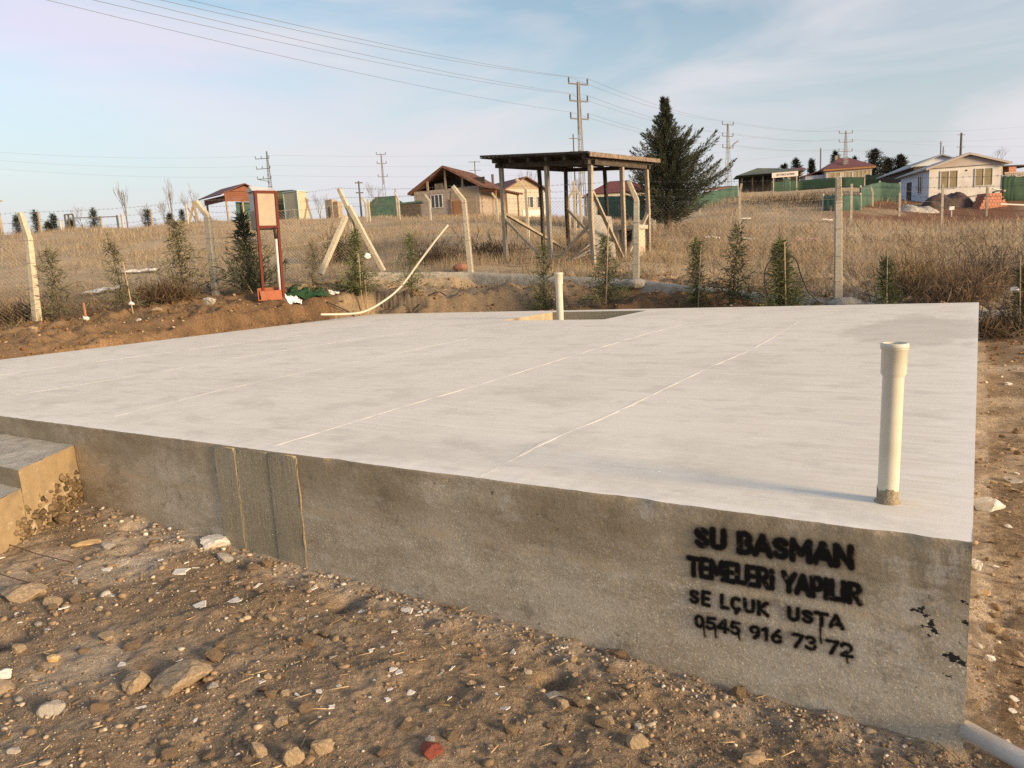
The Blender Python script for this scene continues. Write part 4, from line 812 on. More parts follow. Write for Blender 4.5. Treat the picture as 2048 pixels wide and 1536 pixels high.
for px, py, Y, w, h, mat, lb in ((605, 574, 15.9, 50, 24, 'rock_tan', 'pale boulder behind the green turf mat'), (640, 565, 16.4, 30, 18, 'rock_tan', 'tan boulder half buried behind the leaning brace'), (425, 582, 17.0, 28, 24, 'rock_tan', 'rough stone heap at the foot of the post left of the meter stand'), (420, 605, 16.5, 30, 20, 'rock_grey', 'grey stone below the heap near the post left of the meter stand'), (68, 660, 15.4, 22, 16, 'rock_tan', 'stone wedged at the foot of the far left post'), (276, 640, 14.6, 12, 9, 'flake', 'round white stone near a leaning cane in the left bank'), (310, 620, 15.3, 24, 10, 'rock_tan', 'low tan stone behind the left bank')):
    p = ground_at(px, py+h*.3); Y = p[1]; o = bpy.data.objects.new('boulder', with_mat(random.choice(STONES), mat)); COL.objects.link(o); s = w/FPX*Y/2; o.scale = (s*1.2, s, h/FPX*Y/2*1.3); o.location = (p[0], p[1], p[2]+h/FPX*Y*.25); tag(o, lb, 'boulder')
hp = [at(641, 629, 15.6), at(690, 628, 15.9), at(725, 624, 16.2), at(760, 607, 16.6), at(800, 575, 16.9), at(840, 522, 17.1), at(870, 482, 17.2), at(896, 450, 17.3)]
hp[0][2] = max(hp[0][2], ZS+.03)
def smooth_pts(P, n=8):
    P = [np.array(p) for p in P]; o = []
    for i in range(len(P)-1):
        a, b, c, d = P[max(i-1, 0)], P[i], P[i+1], P[min(i+2, len(P)-1)]
        for t in np.linspace(0, 1, n, endpoint=False): o.append(.5*((2*b)+(-a+c)*t+(2*a-5*b+4*c-d)*t*t+(-a+3*b-3*c+d)*t**3))
    return o+[P[-1]]
o = MB().tube(smooth_pts(hp), .024, 10).build('flexible_pipe', 'hose', None, True); tag(o, 'cream flexible pipe curving up from the bank into the air', 'pipe')

# ------------------------------------------------------------------ conifers
def foliage(name, S, D, L, W, cols, mat, parent):
    """each sprig: two crossed narrow kites at S along D"""
    n = len(S); D = D/np.linalg.norm(D, axis=1)[:, None]; a = RNG.normal(size=(n, 3)); s = np.cross(D, a); s /= np.linalg.norm(s, axis=1)[:, None]+1e-9; q = np.cross(D, s); V = []
    for k in (s, q): V.append(np.stack([S, S+D*L[:, None]*.45+k*W[:, None], S+D*L[:, None], S+D*L[:, None]*.45-k*W[:, None]], 1))
    V = np.concatenate(V).reshape(-1, 3); F = np.arange(len(V)).reshape(-1, 4); return npmesh(name, V, F, mat, np.repeat(np.concatenate([cols, cols]), 4, 0), parent)
def conifer(p, H, R, label, nb=60, base=.06, pal=((.035, .05, .03), (.06, .075, .04)), dens=1.0, lean=0.0, up=.45, sprig=.16, prof=None, cat='tree', group=None, name='conifer_tree', gaps=.0, droop=0., tip=.0, trunk=.03, wf=.045, bias=.9):
    e = empty(name, p, random.uniform(0, 6), label, cat, group)
    MB().tube([(0, 0, -.1), (lean*H*.3, 0, H*.4), (lean*H, 0, H*.98)], H*trunk, 8, taper=[1, .6, .08]).build('trunk', 'bark', e, True)
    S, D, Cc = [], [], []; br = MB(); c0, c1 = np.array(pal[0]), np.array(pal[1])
    for i in range(nb):
        t = base+(1-base)*((i+random.random())/nb)**bias
        if random.random() < gaps: continue
        L = R*(prof(t) if prof else (1-t)**.75*(.55+.45*min(1, (t-base)*9)))*random.uniform(.6, 1.15)+tip*H*.02; az = i*2.399+random.uniform(-.4, .4); el = up*(random.uniform(.5, 1.3))-droop
        d0 = np.array([math.cos(az)*math.cos(el), math.sin(az)*math.cos(el), math.sin(el)]); o0 = np.array([lean*H*t, 0, H*t*.97]); pts = []; m = max(3, int(L/(sprig*.55)))
        for k in range(m+1):
            f = k/m; q = o0+d0*L*f+np.array([0, 0, (.18 if up > .2 else -.05)*L*f*f]); pts.append(q)
            ns = int(max(1, round((5+6*(1-f))*dens*random.uniform(.6, 1.4))))
            for _ in range(ns):
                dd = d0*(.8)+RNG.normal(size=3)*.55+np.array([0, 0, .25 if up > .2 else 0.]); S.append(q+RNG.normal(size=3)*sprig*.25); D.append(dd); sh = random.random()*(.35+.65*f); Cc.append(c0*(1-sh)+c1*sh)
        br.tube([pts[0], pts[len(pts)//2], pts[-1]], H*trunk*.18, 4, taper=[1, .6, .15], cap=False)
    for k in range(int(14*dens)): S.append(np.array([lean*H, 0, H*(.9+.1*random.random())])); D.append(np.array([RNG.normal()*.3, RNG.normal()*.3, 1.0])); Cc.append(c1)
    o_ = br.build('branches', 'bark', e); o_['kind'] = 'stuff'; n = len(S); S, D, Cc = np.array(S), np.array(D), np.array(Cc)
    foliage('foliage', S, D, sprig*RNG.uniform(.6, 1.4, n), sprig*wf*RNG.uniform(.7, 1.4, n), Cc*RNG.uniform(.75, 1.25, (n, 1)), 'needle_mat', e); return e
def sapling(px, py, Y, top, wpx, label, **k):
    p = put(px, py, Y); H = hgt(p, px, top); R = wpx/2/FPX*Y*2.0; kw = dict(nb=int(20+H*14), pal=((.10, .12, .055), (.21, .225, .105)), dens=.7, up=.22, sprig=.14, bias=1.35, prof=lambda t: (1-t)**1.2*(.65+.6*random.random()), cat='sapling', group='young conifers along the fence', name='conifer_sapling', trunk=.012); kw.update(lean=random.uniform(-.10, .10), up=random.uniform(.02, .42), bias=random.uniform(1.0, 1.6), dens=kw['dens']*random.uniform(.7, 1.25)); kw['nb'] = int(kw['nb']*random.uniform(.75, 1.3)); kw.update(k); return conifer(p, max(H, .4), R, label, **kw)
GB = ((.12, .12, .075), (.21, .195, .125))
sapling(122, 640, 15.9, 500, 90, 'wispy brown green sapling next to the far left fence post', pal=GB, dens=.5, sprig=.2)
sapling(252, 625, 15.6, 470, 70, 'slim sapling with a gap in its crown beside a leaning cane', pal=GB, gaps=.3, dens=.5, sprig=.18)
sapling(370, 590, 17.0, 440, 90, 'broad sapling just left of the post by the meter stand', pal=GB, dens=.55, sprig=.2)
sapling(506, 572, 17.0, 430, 86, 'dense dark sapling directly behind the red meter stand', pal=((.07, .085, .06), (.14, .15, .10)), dens=.8, sprig=.2, nb=70)
sapling(624, 555, 17.4, 488, 44, 'short sapling at the foot of the left corner brace', pal=GB)
sapling(714, 560, 17.9, 462, 60, 'bright green sapling tied to a stake before the corner post', dens=1.0, nb=60)
sapling(822, 558, 17.6, 468, 74, 'spreading sapling behind the curved cream pipe')
sapling(1085, 562, 16.7, 486, 46, 'small sapling behind the recess pipe, left of it')
sapling(1212, 568, 15.9, 470, 76, 'sapling with wide low branches and a pale stake, before the shelter')
sapling(1393, 580, 14.6, 478, 46, 'slim bright green sapling left of the tall wispy one')
sapling(1466, 590, 14.4, 452, 76, 'tall wispy grey green sapling between two greener ones', pal=((.075, .09, .05), (.12, .13, .075)), dens=.55, sprig=.17)
sapling(1566, 606, 13.5, 482, 70, 'green sapling ringed by a black hose loop', dens=1.1, nb=64)
sapling(1776, 600, 13.0, 520, 36, 'tiny sapling beside a thin stake, right of the upright post', dens=.8)
sapling(2040, 660, 11.0, 530, 56, 'dark sapling at the right edge beside the kerb', pal=GB)
def stake(px, py, Y, tx, ty, label, r=.013, mat='stake_wood', dy=0.):
    p = put(px, py, Y, -.05); o = MB().tube([p, at(tx, ty, Y+dy)], r, 6).build('stake', mat); tag(o, label, 'stake', 'stakes beside the saplings')
for q in ((268, 636, 15.2, 246, 524, 'pale cane leaning beside the slim sapling on the left'), (173, 640, 15.2, 167, 606, 'short orange stake with a white tie on the left bank', .022, 'block_orange'), (217, 632, 15.6, 165, 567, 'thin dry reed leaning left, behind the left bank', .007), (508, 575, 16.8, 480, 545, 'short pale peg behind the meter stand', .012), (1210, 570, 15.7, 1217, 440, 'pale stake by the wide branched sapling before the shelter', .014), (1395, 575, 14.4, 1402, 490, 'pale stake by the slim bright green sapling', .010), (1572, 600, 13.3, 1569, 484, 'pale stake inside the black hose loop', .013), (1774, 590, 12.9, 1775, 503, 'thin stake beside the tiny sapling', .011), (2042, 640, 10.9, 2041, 512, 'thin stake at the right edge', .009), (720, 570, 17.7, 717, 508, 'orange tinted stake at the bright green sapling by the corner', .013), (730, 560, 17.9, 728, 545, 'short peg next to the bright green sapling by the corner', .016)): stake(*q)
for px, py, Y, lb, s in ((172, 637, 15.2, 'white cloth tied at the foot of the orange stake', .06), (262, 607, 15.2, 'white rag tied round the leaning cane', .05), (733, 512, 18.0, 'pale plastic bag caught in the sapling by the corner post', .09), (2030, 580, 11.0, 'white rag in the sapling at the right edge', .07)):
    V = IV1*s*np.array([1, .7, .8])*(1+.25*RNG.normal(size=(len(IV1), 1))); o = npmesh('rag', V, IF1, 'cloth_white'); o.location = tuple(at(px, py, Y)); tag(o, lb, 'rag')
lp = [at(*q) for q in ((1545, 612, 13.3), (1530, 570, 13.3), (1532, 535, 13.3), (1550, 514, 13.3), (1572, 508, 13.3), (1592, 520, 13.3), (1602, 550, 13.35), (1618, 585, 13.4), (1640, 606, 13.4))]
o = MB().tube(smooth_pts(lp), .012, 8).build('hose_loop', 'rubber', None, True); tag(o, 'black hose looped round a green sapling', 'hose')
o = MB().tube(smooth_pts([put(650, 575, 17.0, .03), put(690, 576, 17.2, .05), put(760, 570, 17.4, .03), put(860, 562, 17.5, .06), put(890, 566, 17.5, .03)]), .016, 6).build('irrigation_hose', 'rubber', None, True); tag(o, 'black hose lying along the top of the bank behind the slab', 'hose')
V = IV2*np.array([.22, .16, .11])*(1+.05*RNG.normal(size=(len(IV2), 1))); o = npmesh('orange_bucket', V, IF2, 'block_orange', smooth=True); o.location = tuple(put(922, 545, 20.0, .1)); tag(o, 'dull orange lump in the grass beside the post before the brick house', 'lump')

# ------------------------------------------------------------------ timber shelter
def shelter():
    N = put(1188, 520, 20.4); Wc = put(1012, 508, 22.2); Ec = put(1297, 503, 24.0); Bk = Wc+Ec-N
    e = empty('timber_shelter', N, 0, 'open weathered timber shelter with a dark corrugated roof', 'shelter')
    z0 = N[2]; zt = N[2]+hgt(N, 1190, 328); zW = Wc[2]+hgt(Wc, 1000, 336); zE = Ec[2]+hgt(Ec, 1297, 338)
    n = lambda p, z: np.array([p[0], p[1], z])-N
    def ztop(p):
        d = np.array([Wc[:2]-N[:2], Ec[:2]-N[:2]]).T; s = np.linalg.solve(d, (p-N)[:2]); return zt+(zW-zt)*s[0]+(zE-zt)*s[1]
    def mid(a, b, t): return a*(1-t)+b*t
    posts = [N, mid(N, Wc, .47), Wc, mid(N, Ec, .52), Ec, Bk, mid(Bk, Ec, .5), mid(Wc, Bk, .55)]
    for i, p in enumerate(posts):
        gz = tz(p[0], p[1]); j = random.uniform(-.04, .04)
        MB().sweep([n(p, gz-.3), n(p, (gz+ztop(p))/2)+[j, 0, 0], n(p, ztop(p))], .125 if i < 5 else .105, .11, up=(.6, .8, 0)).build('post', 'old_wood' if i < 5 else 'dark_wood', e, bevel=.015)
    for a, b, ex, mt in ((N, Wc, .06, 'dark_wood'), (N, Ec, .06, 'dark_wood'), (Wc, Bk, .04, 'dark_wood'), (Bk, Ec, .04, 'dark_wood')):
        d = b-a; MB().sweep([n(a, ztop(a)+.06)-d*ex, n(b, ztop(b)+.06)+d*ex], .10, .12).build('beam', mt, e)
    for t in (.0, .2, .4, .6, .8, 1.0):
        a, b = mid(N, Wc, t), mid(Ec, Bk, t); d = b-a; MB().sweep([n(a, ztop(a)+.19)-d*.10, n(b, ztop(b)+.19)+d*.12], .09, .12).build('rafter', 'dark_wood', e)
    for a, b, fa, fb in ((Wc, mid(N, Wc, .47), .45, .02), (N, mid(N, Wc, .47), .42, .05), (N, mid(N, Ec, .52), .72, .05), (Ec, mid(N, Ec, .52), .45, .04), (Wc, Bk, .5, .03), (Bk, mid(Bk, Ec, .5), .5, .03)):
        za = tz(a[0], a[1]); zb = tz(b[0], b[1]); b2 = mid(a, b, .93); MB().sweep([n(a, za+(ztop(a)-za)*fa*1.05), n(b2, zb+.02)], .10, .07).build('brace', 'old_wood', e)
    # corrugated sheets: waves run along the slope
    dW = (Wc-N); dE = (Ec-N); roof = empty('roof', (0, 0, 0)); roof.parent = e
    ns = 7
    for k in range(ns):
        s0, s1 = -.07+1.20*k/ns, -.07+1.20*(k+1)/ns+.012; xs = np.linspace(s0, s1, 34); ts = np.linspace(-.12, 1.16, 8); X, T = np.meshgrid(xs, ts)
        P = N[None, None]+dW[None, None]*X[..., None]+dE[None, None]*T[..., None]; zz = zt+(zW-zt)*X+(zE-zt)*T+.27+.022*np.sin(X*np.linalg.norm(dW)*2*PI/.15)+.006*(k % 2)+.015*fbm(X*3+k, T*3, 88, 2); P[..., 2] = zz
        V = (P-N).reshape(-1, 3); idx = np.arange(len(V)).reshape(X.shape); F = np.stack([idx[:-1, :-1], idx[:-1, 1:], idx[1:, 1:], idx[1:, :-1]], -1).reshape(-1, 4)
        o = npmesh('roof_sheet', V, F, 'roof_sheet', parent=roof, smooth=True); m = o.modifiers.new('t', 'SOLIDIFY'); m.thickness = .012
    a = N-dW*.075-dE*.12; b = N-dW*.075+dE*1.16; zf = lambda s, t: zt+(zW-zt)*s+(zE-zt)*t+.27
    MB().sweep([n(a, zf(-.1, -.22)-.0), n(b, zf(-.1, 1.22)-.0)], .03, .12).build('verge_board', 'rust_edge', roof)
    a = N-dW*.07-dE*.125; b = N+dW*1.13-dE*.125; MB().sweep([n(a, zf(-.1, -.22)+.05), n(b, zf(1.2, -.22)+.05)], .03, .05).build('eave_strip', 'dark_wood', roof)
    return N, Wc, Ec, Bk
SN, SW_, SE_, SB = shelter()
def counter():
    p = put(1246, 495, 23.6); e = empty('outdoor_counter', p, math.radians(-35), 'cream plastered counter with openings under the shelter right side', 'counter'); H = hgt(p, 1246, 453)
    for x in (-.62, -.1, .55): MB().box(x-.09, x+.09, -.28, .28, -.1, H-.12).build('leg_wall', 'counter', e)
    MB().box(-.71, -.53, -.29, .6, -.1, H-.121).build('end_wall', 'counter', e); MB().box(-.78, .72, -.34, .36, H-.12, H).build('counter_top', 'plaster_cream', e); MB().box(-.60, .50, .25, .29, -.1, H-.13).build('back_wall', 'dark_wood', e)
counter()
p = put(1205, 500, 21.6); o = MB().slab([(-.28, 0, -.1), (.42, .1, -.1), (.30, .1, hgt(p, 1210, 430)*.96), (-.22, 0, hgt(p, 1200, 428))], (0.02, .08, 0)).build('grey_sheet', 'asbestos'); o.location = tuple(p); tag(o, 'grey sheet leaning inside the shelter behind its near post', 'sheet')
for i, (a, b, lb) in enumerate((((1130, 508, 21.2), (1190, 478, 21.5), 'upper grey plank leaning on the near post of the shelter'), ((1125, 512, 21.0), (1200, 488, 21.2), 'middle grey plank sloping inside the shelter'), ((1110, 514, 21.0), (1200, 500, 21.1), 'lowest grey plank lying inside the shelter'))):
    q = put(*a); o = MB().sweep([q, at(*b)], .22, .03).build('plank', 'asbestos' if i else 'old_wood'); tag(o, lb, 'plank', 'planks inside the shelter')
for px, py, Y, L, lb in ((1040, 484, 24.5, .9, 'dark board lying in grass behind the left shelter post'), (1090, 522, 20.6, .8, 'dark board lying in grass before the shelter'), (1068, 505, 21.5, .7, 'dark board lying inside the shelter left bay')):
    q = put(px, py, Y, .12); o = MB().sweep([q-[L, 0, 0], q+[L, .2, .05]], .16, .04).build('board', 'dark_wood'); tag(o, lb, 'board', 'boards lying by the shelter')

# ------------------------------------------------------------------ big conifer
p = put(1335, 457, 36.0); Hh = hgt(p, 1335, 182)
def big_tree():
    e = empty('conifer_tree', p, 0, 'big dark conifer with pointed top and upswept branches right of the shelter', 'tree')
    MB().tube([(0, 0, -.2), (.05, 0, Hh*.3), (0, 0, Hh*.97)], .16, 10, taper=[1.2, .8, .05]).build('trunk', 'bark', e, True)
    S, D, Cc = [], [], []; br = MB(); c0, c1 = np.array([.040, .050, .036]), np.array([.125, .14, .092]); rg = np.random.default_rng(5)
    env = [(.07, .9), (.12, 1.7), (.2, 2.5), (.3, 2.45), (.42, 2.05), (.52, 1.6), (.62, 1.12), (.74, .66), (.84, .33), (.92, .14), (1, .04)]
    for i in range(215):
        t = .07+.93*((i+rg.random())/215)**1.0; R = np.interp(t, [q[0] for q in env], [q[1] for q in env]); az = i*2.39996+rg.normal()*.3
        lob = (1+.14*math.cos(az)*(t < .6))*(1.12 if rg.random() < .3 else rg.uniform(.62, .95))
        el = rg.uniform(.0, .3)+.42*t; d0 = np.array([math.cos(az)*math.cos(el), math.sin(az)*math.cos(el), math.sin(el)]); L = max(.12, R*lob)/max(.6, math.cos(el)); o0 = np.array([0, 0, Hh*t*.93]); m = max(4, int(L/.09)); pts = []
        for k in range(m+1):
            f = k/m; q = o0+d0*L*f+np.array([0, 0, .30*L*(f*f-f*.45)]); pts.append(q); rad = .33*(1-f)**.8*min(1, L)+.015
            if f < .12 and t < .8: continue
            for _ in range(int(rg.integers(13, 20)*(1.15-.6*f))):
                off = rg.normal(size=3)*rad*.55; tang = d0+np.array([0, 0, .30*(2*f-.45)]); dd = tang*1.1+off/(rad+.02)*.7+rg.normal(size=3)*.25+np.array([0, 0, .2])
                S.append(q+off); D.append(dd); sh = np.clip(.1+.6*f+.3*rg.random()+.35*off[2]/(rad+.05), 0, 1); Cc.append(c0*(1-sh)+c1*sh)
        br.tube([pts[0], pts[m//2], pts[-1]], .03, 4, taper=[1, .6, .15], cap=False)
    o_ = br.build('branches', 'bark', e); o_['kind'] = 'stuff'; n = len(S); S, D, Cc = np.array(S), np.array(D), np.array(Cc)
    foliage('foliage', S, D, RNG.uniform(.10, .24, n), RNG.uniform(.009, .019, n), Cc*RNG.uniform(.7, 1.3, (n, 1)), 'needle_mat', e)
big_tree()

# ------------------------------------------------------------------ bare trees
def bare_tree(px, py, Y, top, label, spread=.5, seed=0, group='bare trees on the skyline', name='bare_tree'):
    q = put(px, py, Y, -.1); H = hgt(q, px, top); rg = random.Random(seed+px); e = empty(name, q, 0, label, 'tree', group); tr = MB(); cr = MB()
    tr.tube([(0, 0, -.1), (0, 0, H*.35)], H*.018, 6, taper=[1, .8]).build('trunk', 'twig', e)
    def grow(a, d, L, r, dep):
        b = a+d*L; cr.tube([a, (a+b)/2+np.array([rg.uniform(-.04, .04)*L, 0, 0]), b], r, 4, taper=[1, .8, .6], cap=False)
        if dep == 0: return
        for _ in range(rg.choice((2, 3, 3))):
            nd = d+np.array([rg.uniform(-1, 1)*spread, rg.uniform(-1, 1)*spread, rg.uniform(0, .35)]); nd /= np.linalg.norm(nd); grow(b-d*L*rg.uniform(0, .4), nd, L*rg.uniform(.6, .85), r*.6, dep-1)
    for k in range(4):
        d = np.array([rg.uniform(-1, 1)*spread, rg.uniform(-1, 1)*spread, 1.]); d /= np.linalg.norm(d); grow(np.array([0, 0, H*rg.uniform(.15, .35)]), d, H*.27, H*.009, 4)
    cr.build('crown', 'twig', e)
for i, q in enumerate(((255, 450, 50, 372, 'tall slim bare tree on the left skyline behind the first sapling gap', .25), (345, 440, 52, 365, 'tallest thin bare tree left of the red roofed kiosk', .22), (390, 435, 56, 372, 'spreading bare tree touching the left eave of the kiosk', .55), (330, 442, 54, 400, 'low bare tree between the two tall skyline trees', .5), (290, 446, 50, 405, 'low bushy bare tree on the left skyline', .6), (640, 432, 60, 385, 'bare tree right of the pale blue cabin', .5), (745, 432, 75, 370, 'bare tree left of the slim pylon near the parked car', .6), (1060, 425, 85, 330, 'bare tree seen through the left bay of the shelter', .4), (1150, 430, 80, 345, 'bare tree seen through the middle bay of the shelter', .35), (1990, 345, 80, 295, 'round bare tree behind the white house', .7), (1560, 352, 140, 325, 'far bare tree behind the green roofed pavilion', .5), (165, 455, 48, 405, 'bent bare shrub next to the dark gate frame', .7))): bare_tree(*q, seed=i)

# ------------------------------------------------------------------ far conifers
DK = ((.022, .03, .024), (.05, .06, .042))
for i, (px, py, Y, top, w, lb) in enumerate(((38, 468, 46, 432, 18, 'leftmost small spruce on the ridge, by the leaning post top'), (75, 463, 47, 423, 18, 'second spruce on the left ridge'), (110, 461, 47, 430, 17, 'third spruce on the left ridge'), (98, 461, 46, 446, 11, 'tiny spruce on the left ridge between two larger'), (143, 458, 46, 440, 13, 'small spruce inside the dark gate frame'), (190, 455, 47, 418, 24, 'largest spruce on the left ridge, right of the gate frame'), (297, 448, 50, 420, 26, 'brownish conifer on the ridge left of the bare trees'), (340, 443, 52, 428, 14, 'low dark shrub on the ridge by the tall bare tree'), (365, 440, 54, 420, 9, 'slim dark conifer left of the bent post tip'))):
    q = put(px, py, Y, -.1); conifer(q, hgt(q, px, top), w/2/FPX*Y*1.2, lb, nb=40, pal=DK, dens=.6, sprig=.22, up=.1, cat='tree', group='small spruces on the left ridge', name='spruce_tree', base=.04)
for i, (px, py, Y, top, w, lb) in enumerate(((1592, 345, 130, 318, 26, 'small pointed conifer left of the maroon roofed house'), (1623, 345, 135, 320, 14, 'slim conifer touching the maroon roof left end'), (1670, 345, 130, 304, 20, 'conifer rising behind the maroon roof left of the pylon'), (1708, 345, 130, 315, 22, 'conifer rising behind the maroon roof right of the pylon'), (1748, 358, 112, 300, 52, 'largest round dark conifer right of the maroon roofed house'), (1775, 358, 115, 320, 34, 'dark conifer between the largest one and the white house'), (1800, 352, 112, 312, 40, 'dark conifer next to the white house shade tinted wall'), (1568, 350, 140, 330, 26, 'low dark conifer above the white sign'))):
    q = put(px, py, Y, -.1); conifer(q, hgt(q, px, top), w/2/FPX*Y*1.25, lb, nb=60, pal=((.025, .03, .02), (.055, .06, .04)), wf=.08, dens=.9, sprig=.5, up=.3, cat='tree', group='dark conifers by the far houses', name='far_conifer', base=.05, prof=lambda t: (1-t)**.5)

# ------------------------------------------------------------------ poles and wires
def lattice_pole(px, py, Y, top, label, arms=((0, 1.05), (.85, 1.0), (1.7, 1.0)), solid=.35, w=.5, rz=0., lean=0., double=False, lamp=False, one_side=False, mat='steel_grey', yaw=.35):
    q = put(px, py, Y, -.2); H = hgt(q, px, top); e = empty('lattice_pylon', q, yaw, label, 'pylon', 'steel pylons carrying the wires'); b = MB(); n = 9; k = lambda z: (w*(1-z/H)*.9+.13)/2; zs = np.linspace(0, H*(1-solid), n+1)
    for sx in (-1, 1):
        for sy in (-1, 1): b.sweep([(sx*k(0), sy*k(0)*.6, 0), (sx*k(H)*.9, sy*k(H)*.6, H)], .04, .04, up=(0, 1, 0))
    zs2 = np.linspace(0, H, 26 if double else 14)
    for i, z in enumerate(zs2[:-1]):
        for sy in (-1, 1):
            z1 = zs2[i+1]; s = 1 if i % 2 else -1
            if double: b.sweep([(-s*k(z), sy*k(z)*.6, z), (s*k(z1), sy*k(z1)*.6, z1)], .035, .02, up=(0, 1, 0))
            b.sweep([(-k(z), sy*k(z)*.6, z), (k(z), sy*k(z)*.6, z)], .05, .02, up=(0, 1, 0))
    b.build('mast', mat, e)
    if not double: MB().sweep([(0, 0, H*(1-solid)), (0, 0, H)], .10, .08, up=(0, 1, 0), taper=[1.3, .9]).build('upper_mast', mat, e)
    tips = []
    for dz, L in arms:
        z = H-.12-dz; x0, x1 = (-L*1.9, L*.3) if one_side else (-L, L)
        MB().sweep([(x0, 0, z), (x1, 0, z)], .06, .075, up=(0, 0, 1)).build('cross_arm', 'steel_dark', e)
        for x in ((x0, x0/2, x1) if one_side else (x0+.03, x1-.03)):
            MB().lathe([(.03, 0), (.06, .08), (.035, .14), (.06, .2), (.03, .32)], 8, (x, 0, z+.05)).build('insulator', 'steel_dark', e); c, s = math.cos(yaw), math.sin(yaw); tips.append(q+np.array([c*x, s*x, z+.37]))
    if one_side: MB().sweep([(-arms[-1][1]*1.9, 0, H-.12-arms[-1][0]), (-.1, 0, H-3.9)], .07, .07).build('arm_strut', 'steel_dark', e)
    if lamp: MB().sweep([(0, 0, H-2.9), (.9, -.2, H-2.2)], .06, .06).build('lamp_arm', 'steel_dark', e); MB().sweep([(.75, -.17, H-2.3), (1.35, -.3, H-1.95)], .16, .09).build('lamp_head', 'steel_dark', e)
    return tips
def pole(px, py, Y, top, label, arms=(0, .7), r=.11, al=.5, mat='steel_dark'):
    q = put(px, py, Y, -.2); H = hgt(q, px, top); e = empty('utility_pole', q, .3, label, 'utility pole', 'slim poles in the distance'); MB().tube([(0, 0, 0), (0, 0, H)], r, 8, taper=[1.2, .8]).build('shaft', mat, e, True)
    for dz in arms: MB().sweep([(-al, 0, H-.15-dz), (al, 0, H-.15-dz)], .09, .1).build('cross_arm', mat, e)
    return q+np.array([0, 0, H])
T1 = lattice_pole(1168, 455, 47, 163, 'near lattice pylon rising behind the shelter roof', yaw=.5, w=.3, arms=((0, .72), (1.0, .68), (2.05, .68)))
T2 = lattice_pole(1457, 400, 88, 247, 'slim pylon with a street lamp arm right of the big conifer', yaw=.5, lamp=True, arms=((0, .9), (1.3, .85), (2.6, .85)), w=.7)
T3 = lattice_pole(1690, 385, 108, 262, 'open lattice pylon in front of the maroon roofed house', yaw=.2, double=True, arms=((0.2, 1.1), (1.4, 1.1), (2.7, 1.1)), w=.9)
T4 = lattice_pole(546, 425, 100, 302, 'lattice pylon with one sided arms above the meter cabinet', yaw=-.1, double=True, one_side=True, arms=((.8, .85), (2.1, .85), (3.4, .85)), w=.9)
T5 = lattice_pole(772, 430, 112, 307, 'slim pylon standing behind the parked car', yaw=.3, arms=((0, .7), (1.3, .7), (3.2, .7)), w=.6)
pole(955, 420, 150, 322, 'thin pole behind the brick house roof', (0, 1.6, 3.2), al=1.2); pole(1153, 430, 120, 268, 'thin pole just left of the near lattice pylon', (.5, 2.5, 4.5), .12, .7); pole(723, 430, 70, 362, 'thin pole next to the fence corner', (0, .9), .09, .35)
pole(1920, 340, 140, 266, 'dark pole behind the white house ridge', (.2, 2.4), .22, .9); pole(1880, 340, 180, 283, 'left of two thin poles above the grey roof', (.3,), .16, .6, 'steel_grey'); pole(1885, 342, 190, 293, 'right of two thin poles above the grey roof', (1, 4), .16, .6, 'steel_grey'); pole(1641, 350, 150, 296, 'plain pole left of the maroon roof', (), .16, .4, 'steel_grey')
p0 = pole(5, 475, 46, 392, 'wooden pole cut by the left edge on the ridge', (.15,), .10, .3, 'old_wood'); pole(795, 435, 58, 377, 'thin post between the parked car and the brick house', (), .07, .3, 'old_wood')
def wire(a, b, sag, label, r=.011, grp='overhead power lines'):
    pts = [a*(1-t)+b*t-np.array([0, 0, 4*sag*t*(1-t)]) for t in np.linspace(0, 1, 33)]; o = MB().tube(pts, r, 4, cap=False).build('power_line', 'wire_dark'); tag(o, label, 'power line', grp)
near = [(-380, -120), (-250, -105), (-205, -118), (-120, -105), (-60, -108)]; T1o = [T1[4], T1[2], T1[3], T1[0], T1[1]]
nm = ['lowest', 'second lowest', 'middle', 'second highest', 'highest']
for (px, py), t, s_ in zip(near, T1o, nm): wire(at(px, py, 17.0), t, .35, '%s of the five lines crossing the upper sky' % s_, .009)
LV = [a_+' '+b_ for a_ in ('top', 'middle', 'bottom') for b_ in ('left', 'right')]
for i in range(6): wire(T1[i], T2[i], .5, LV[i]+' line strung from the near pylon to the lamp pylon', .010, 'lines between near pylon and lamp pylon')
for i in range(6): wire(T2[i], T3[i], .5, LV[i]+' line strung from the lamp pylon to the open lattice pylon', .012, 'lines between lamp pylon and lattice pylon')
for i in range(4):
    e2 = at(2250, 225+i*26, 130); wire(T3[min(i+1, 5)], e2, 1.2, ['highest', 'second', 'third', 'lowest'][i]+' line running right from the open lattice pylon', .013, 'lines running out at the right')
for k, i in enumerate((0, 3, 6)): wire(at(-250, 283+k*15, 80), T4[i], .8, ['upper', 'middle', 'lower'][k]+' line running out left from the one sided pylon', .012, 'lines running out at the left')
for k, i in enumerate((2, 5, 8)): wire(T4[i], at(1700, 250+k*22, 150), 2.0, ['upper', 'middle', 'lower'][k]+' far line crossing behind the shelter and conifer', .014, 'far lines across the middle')

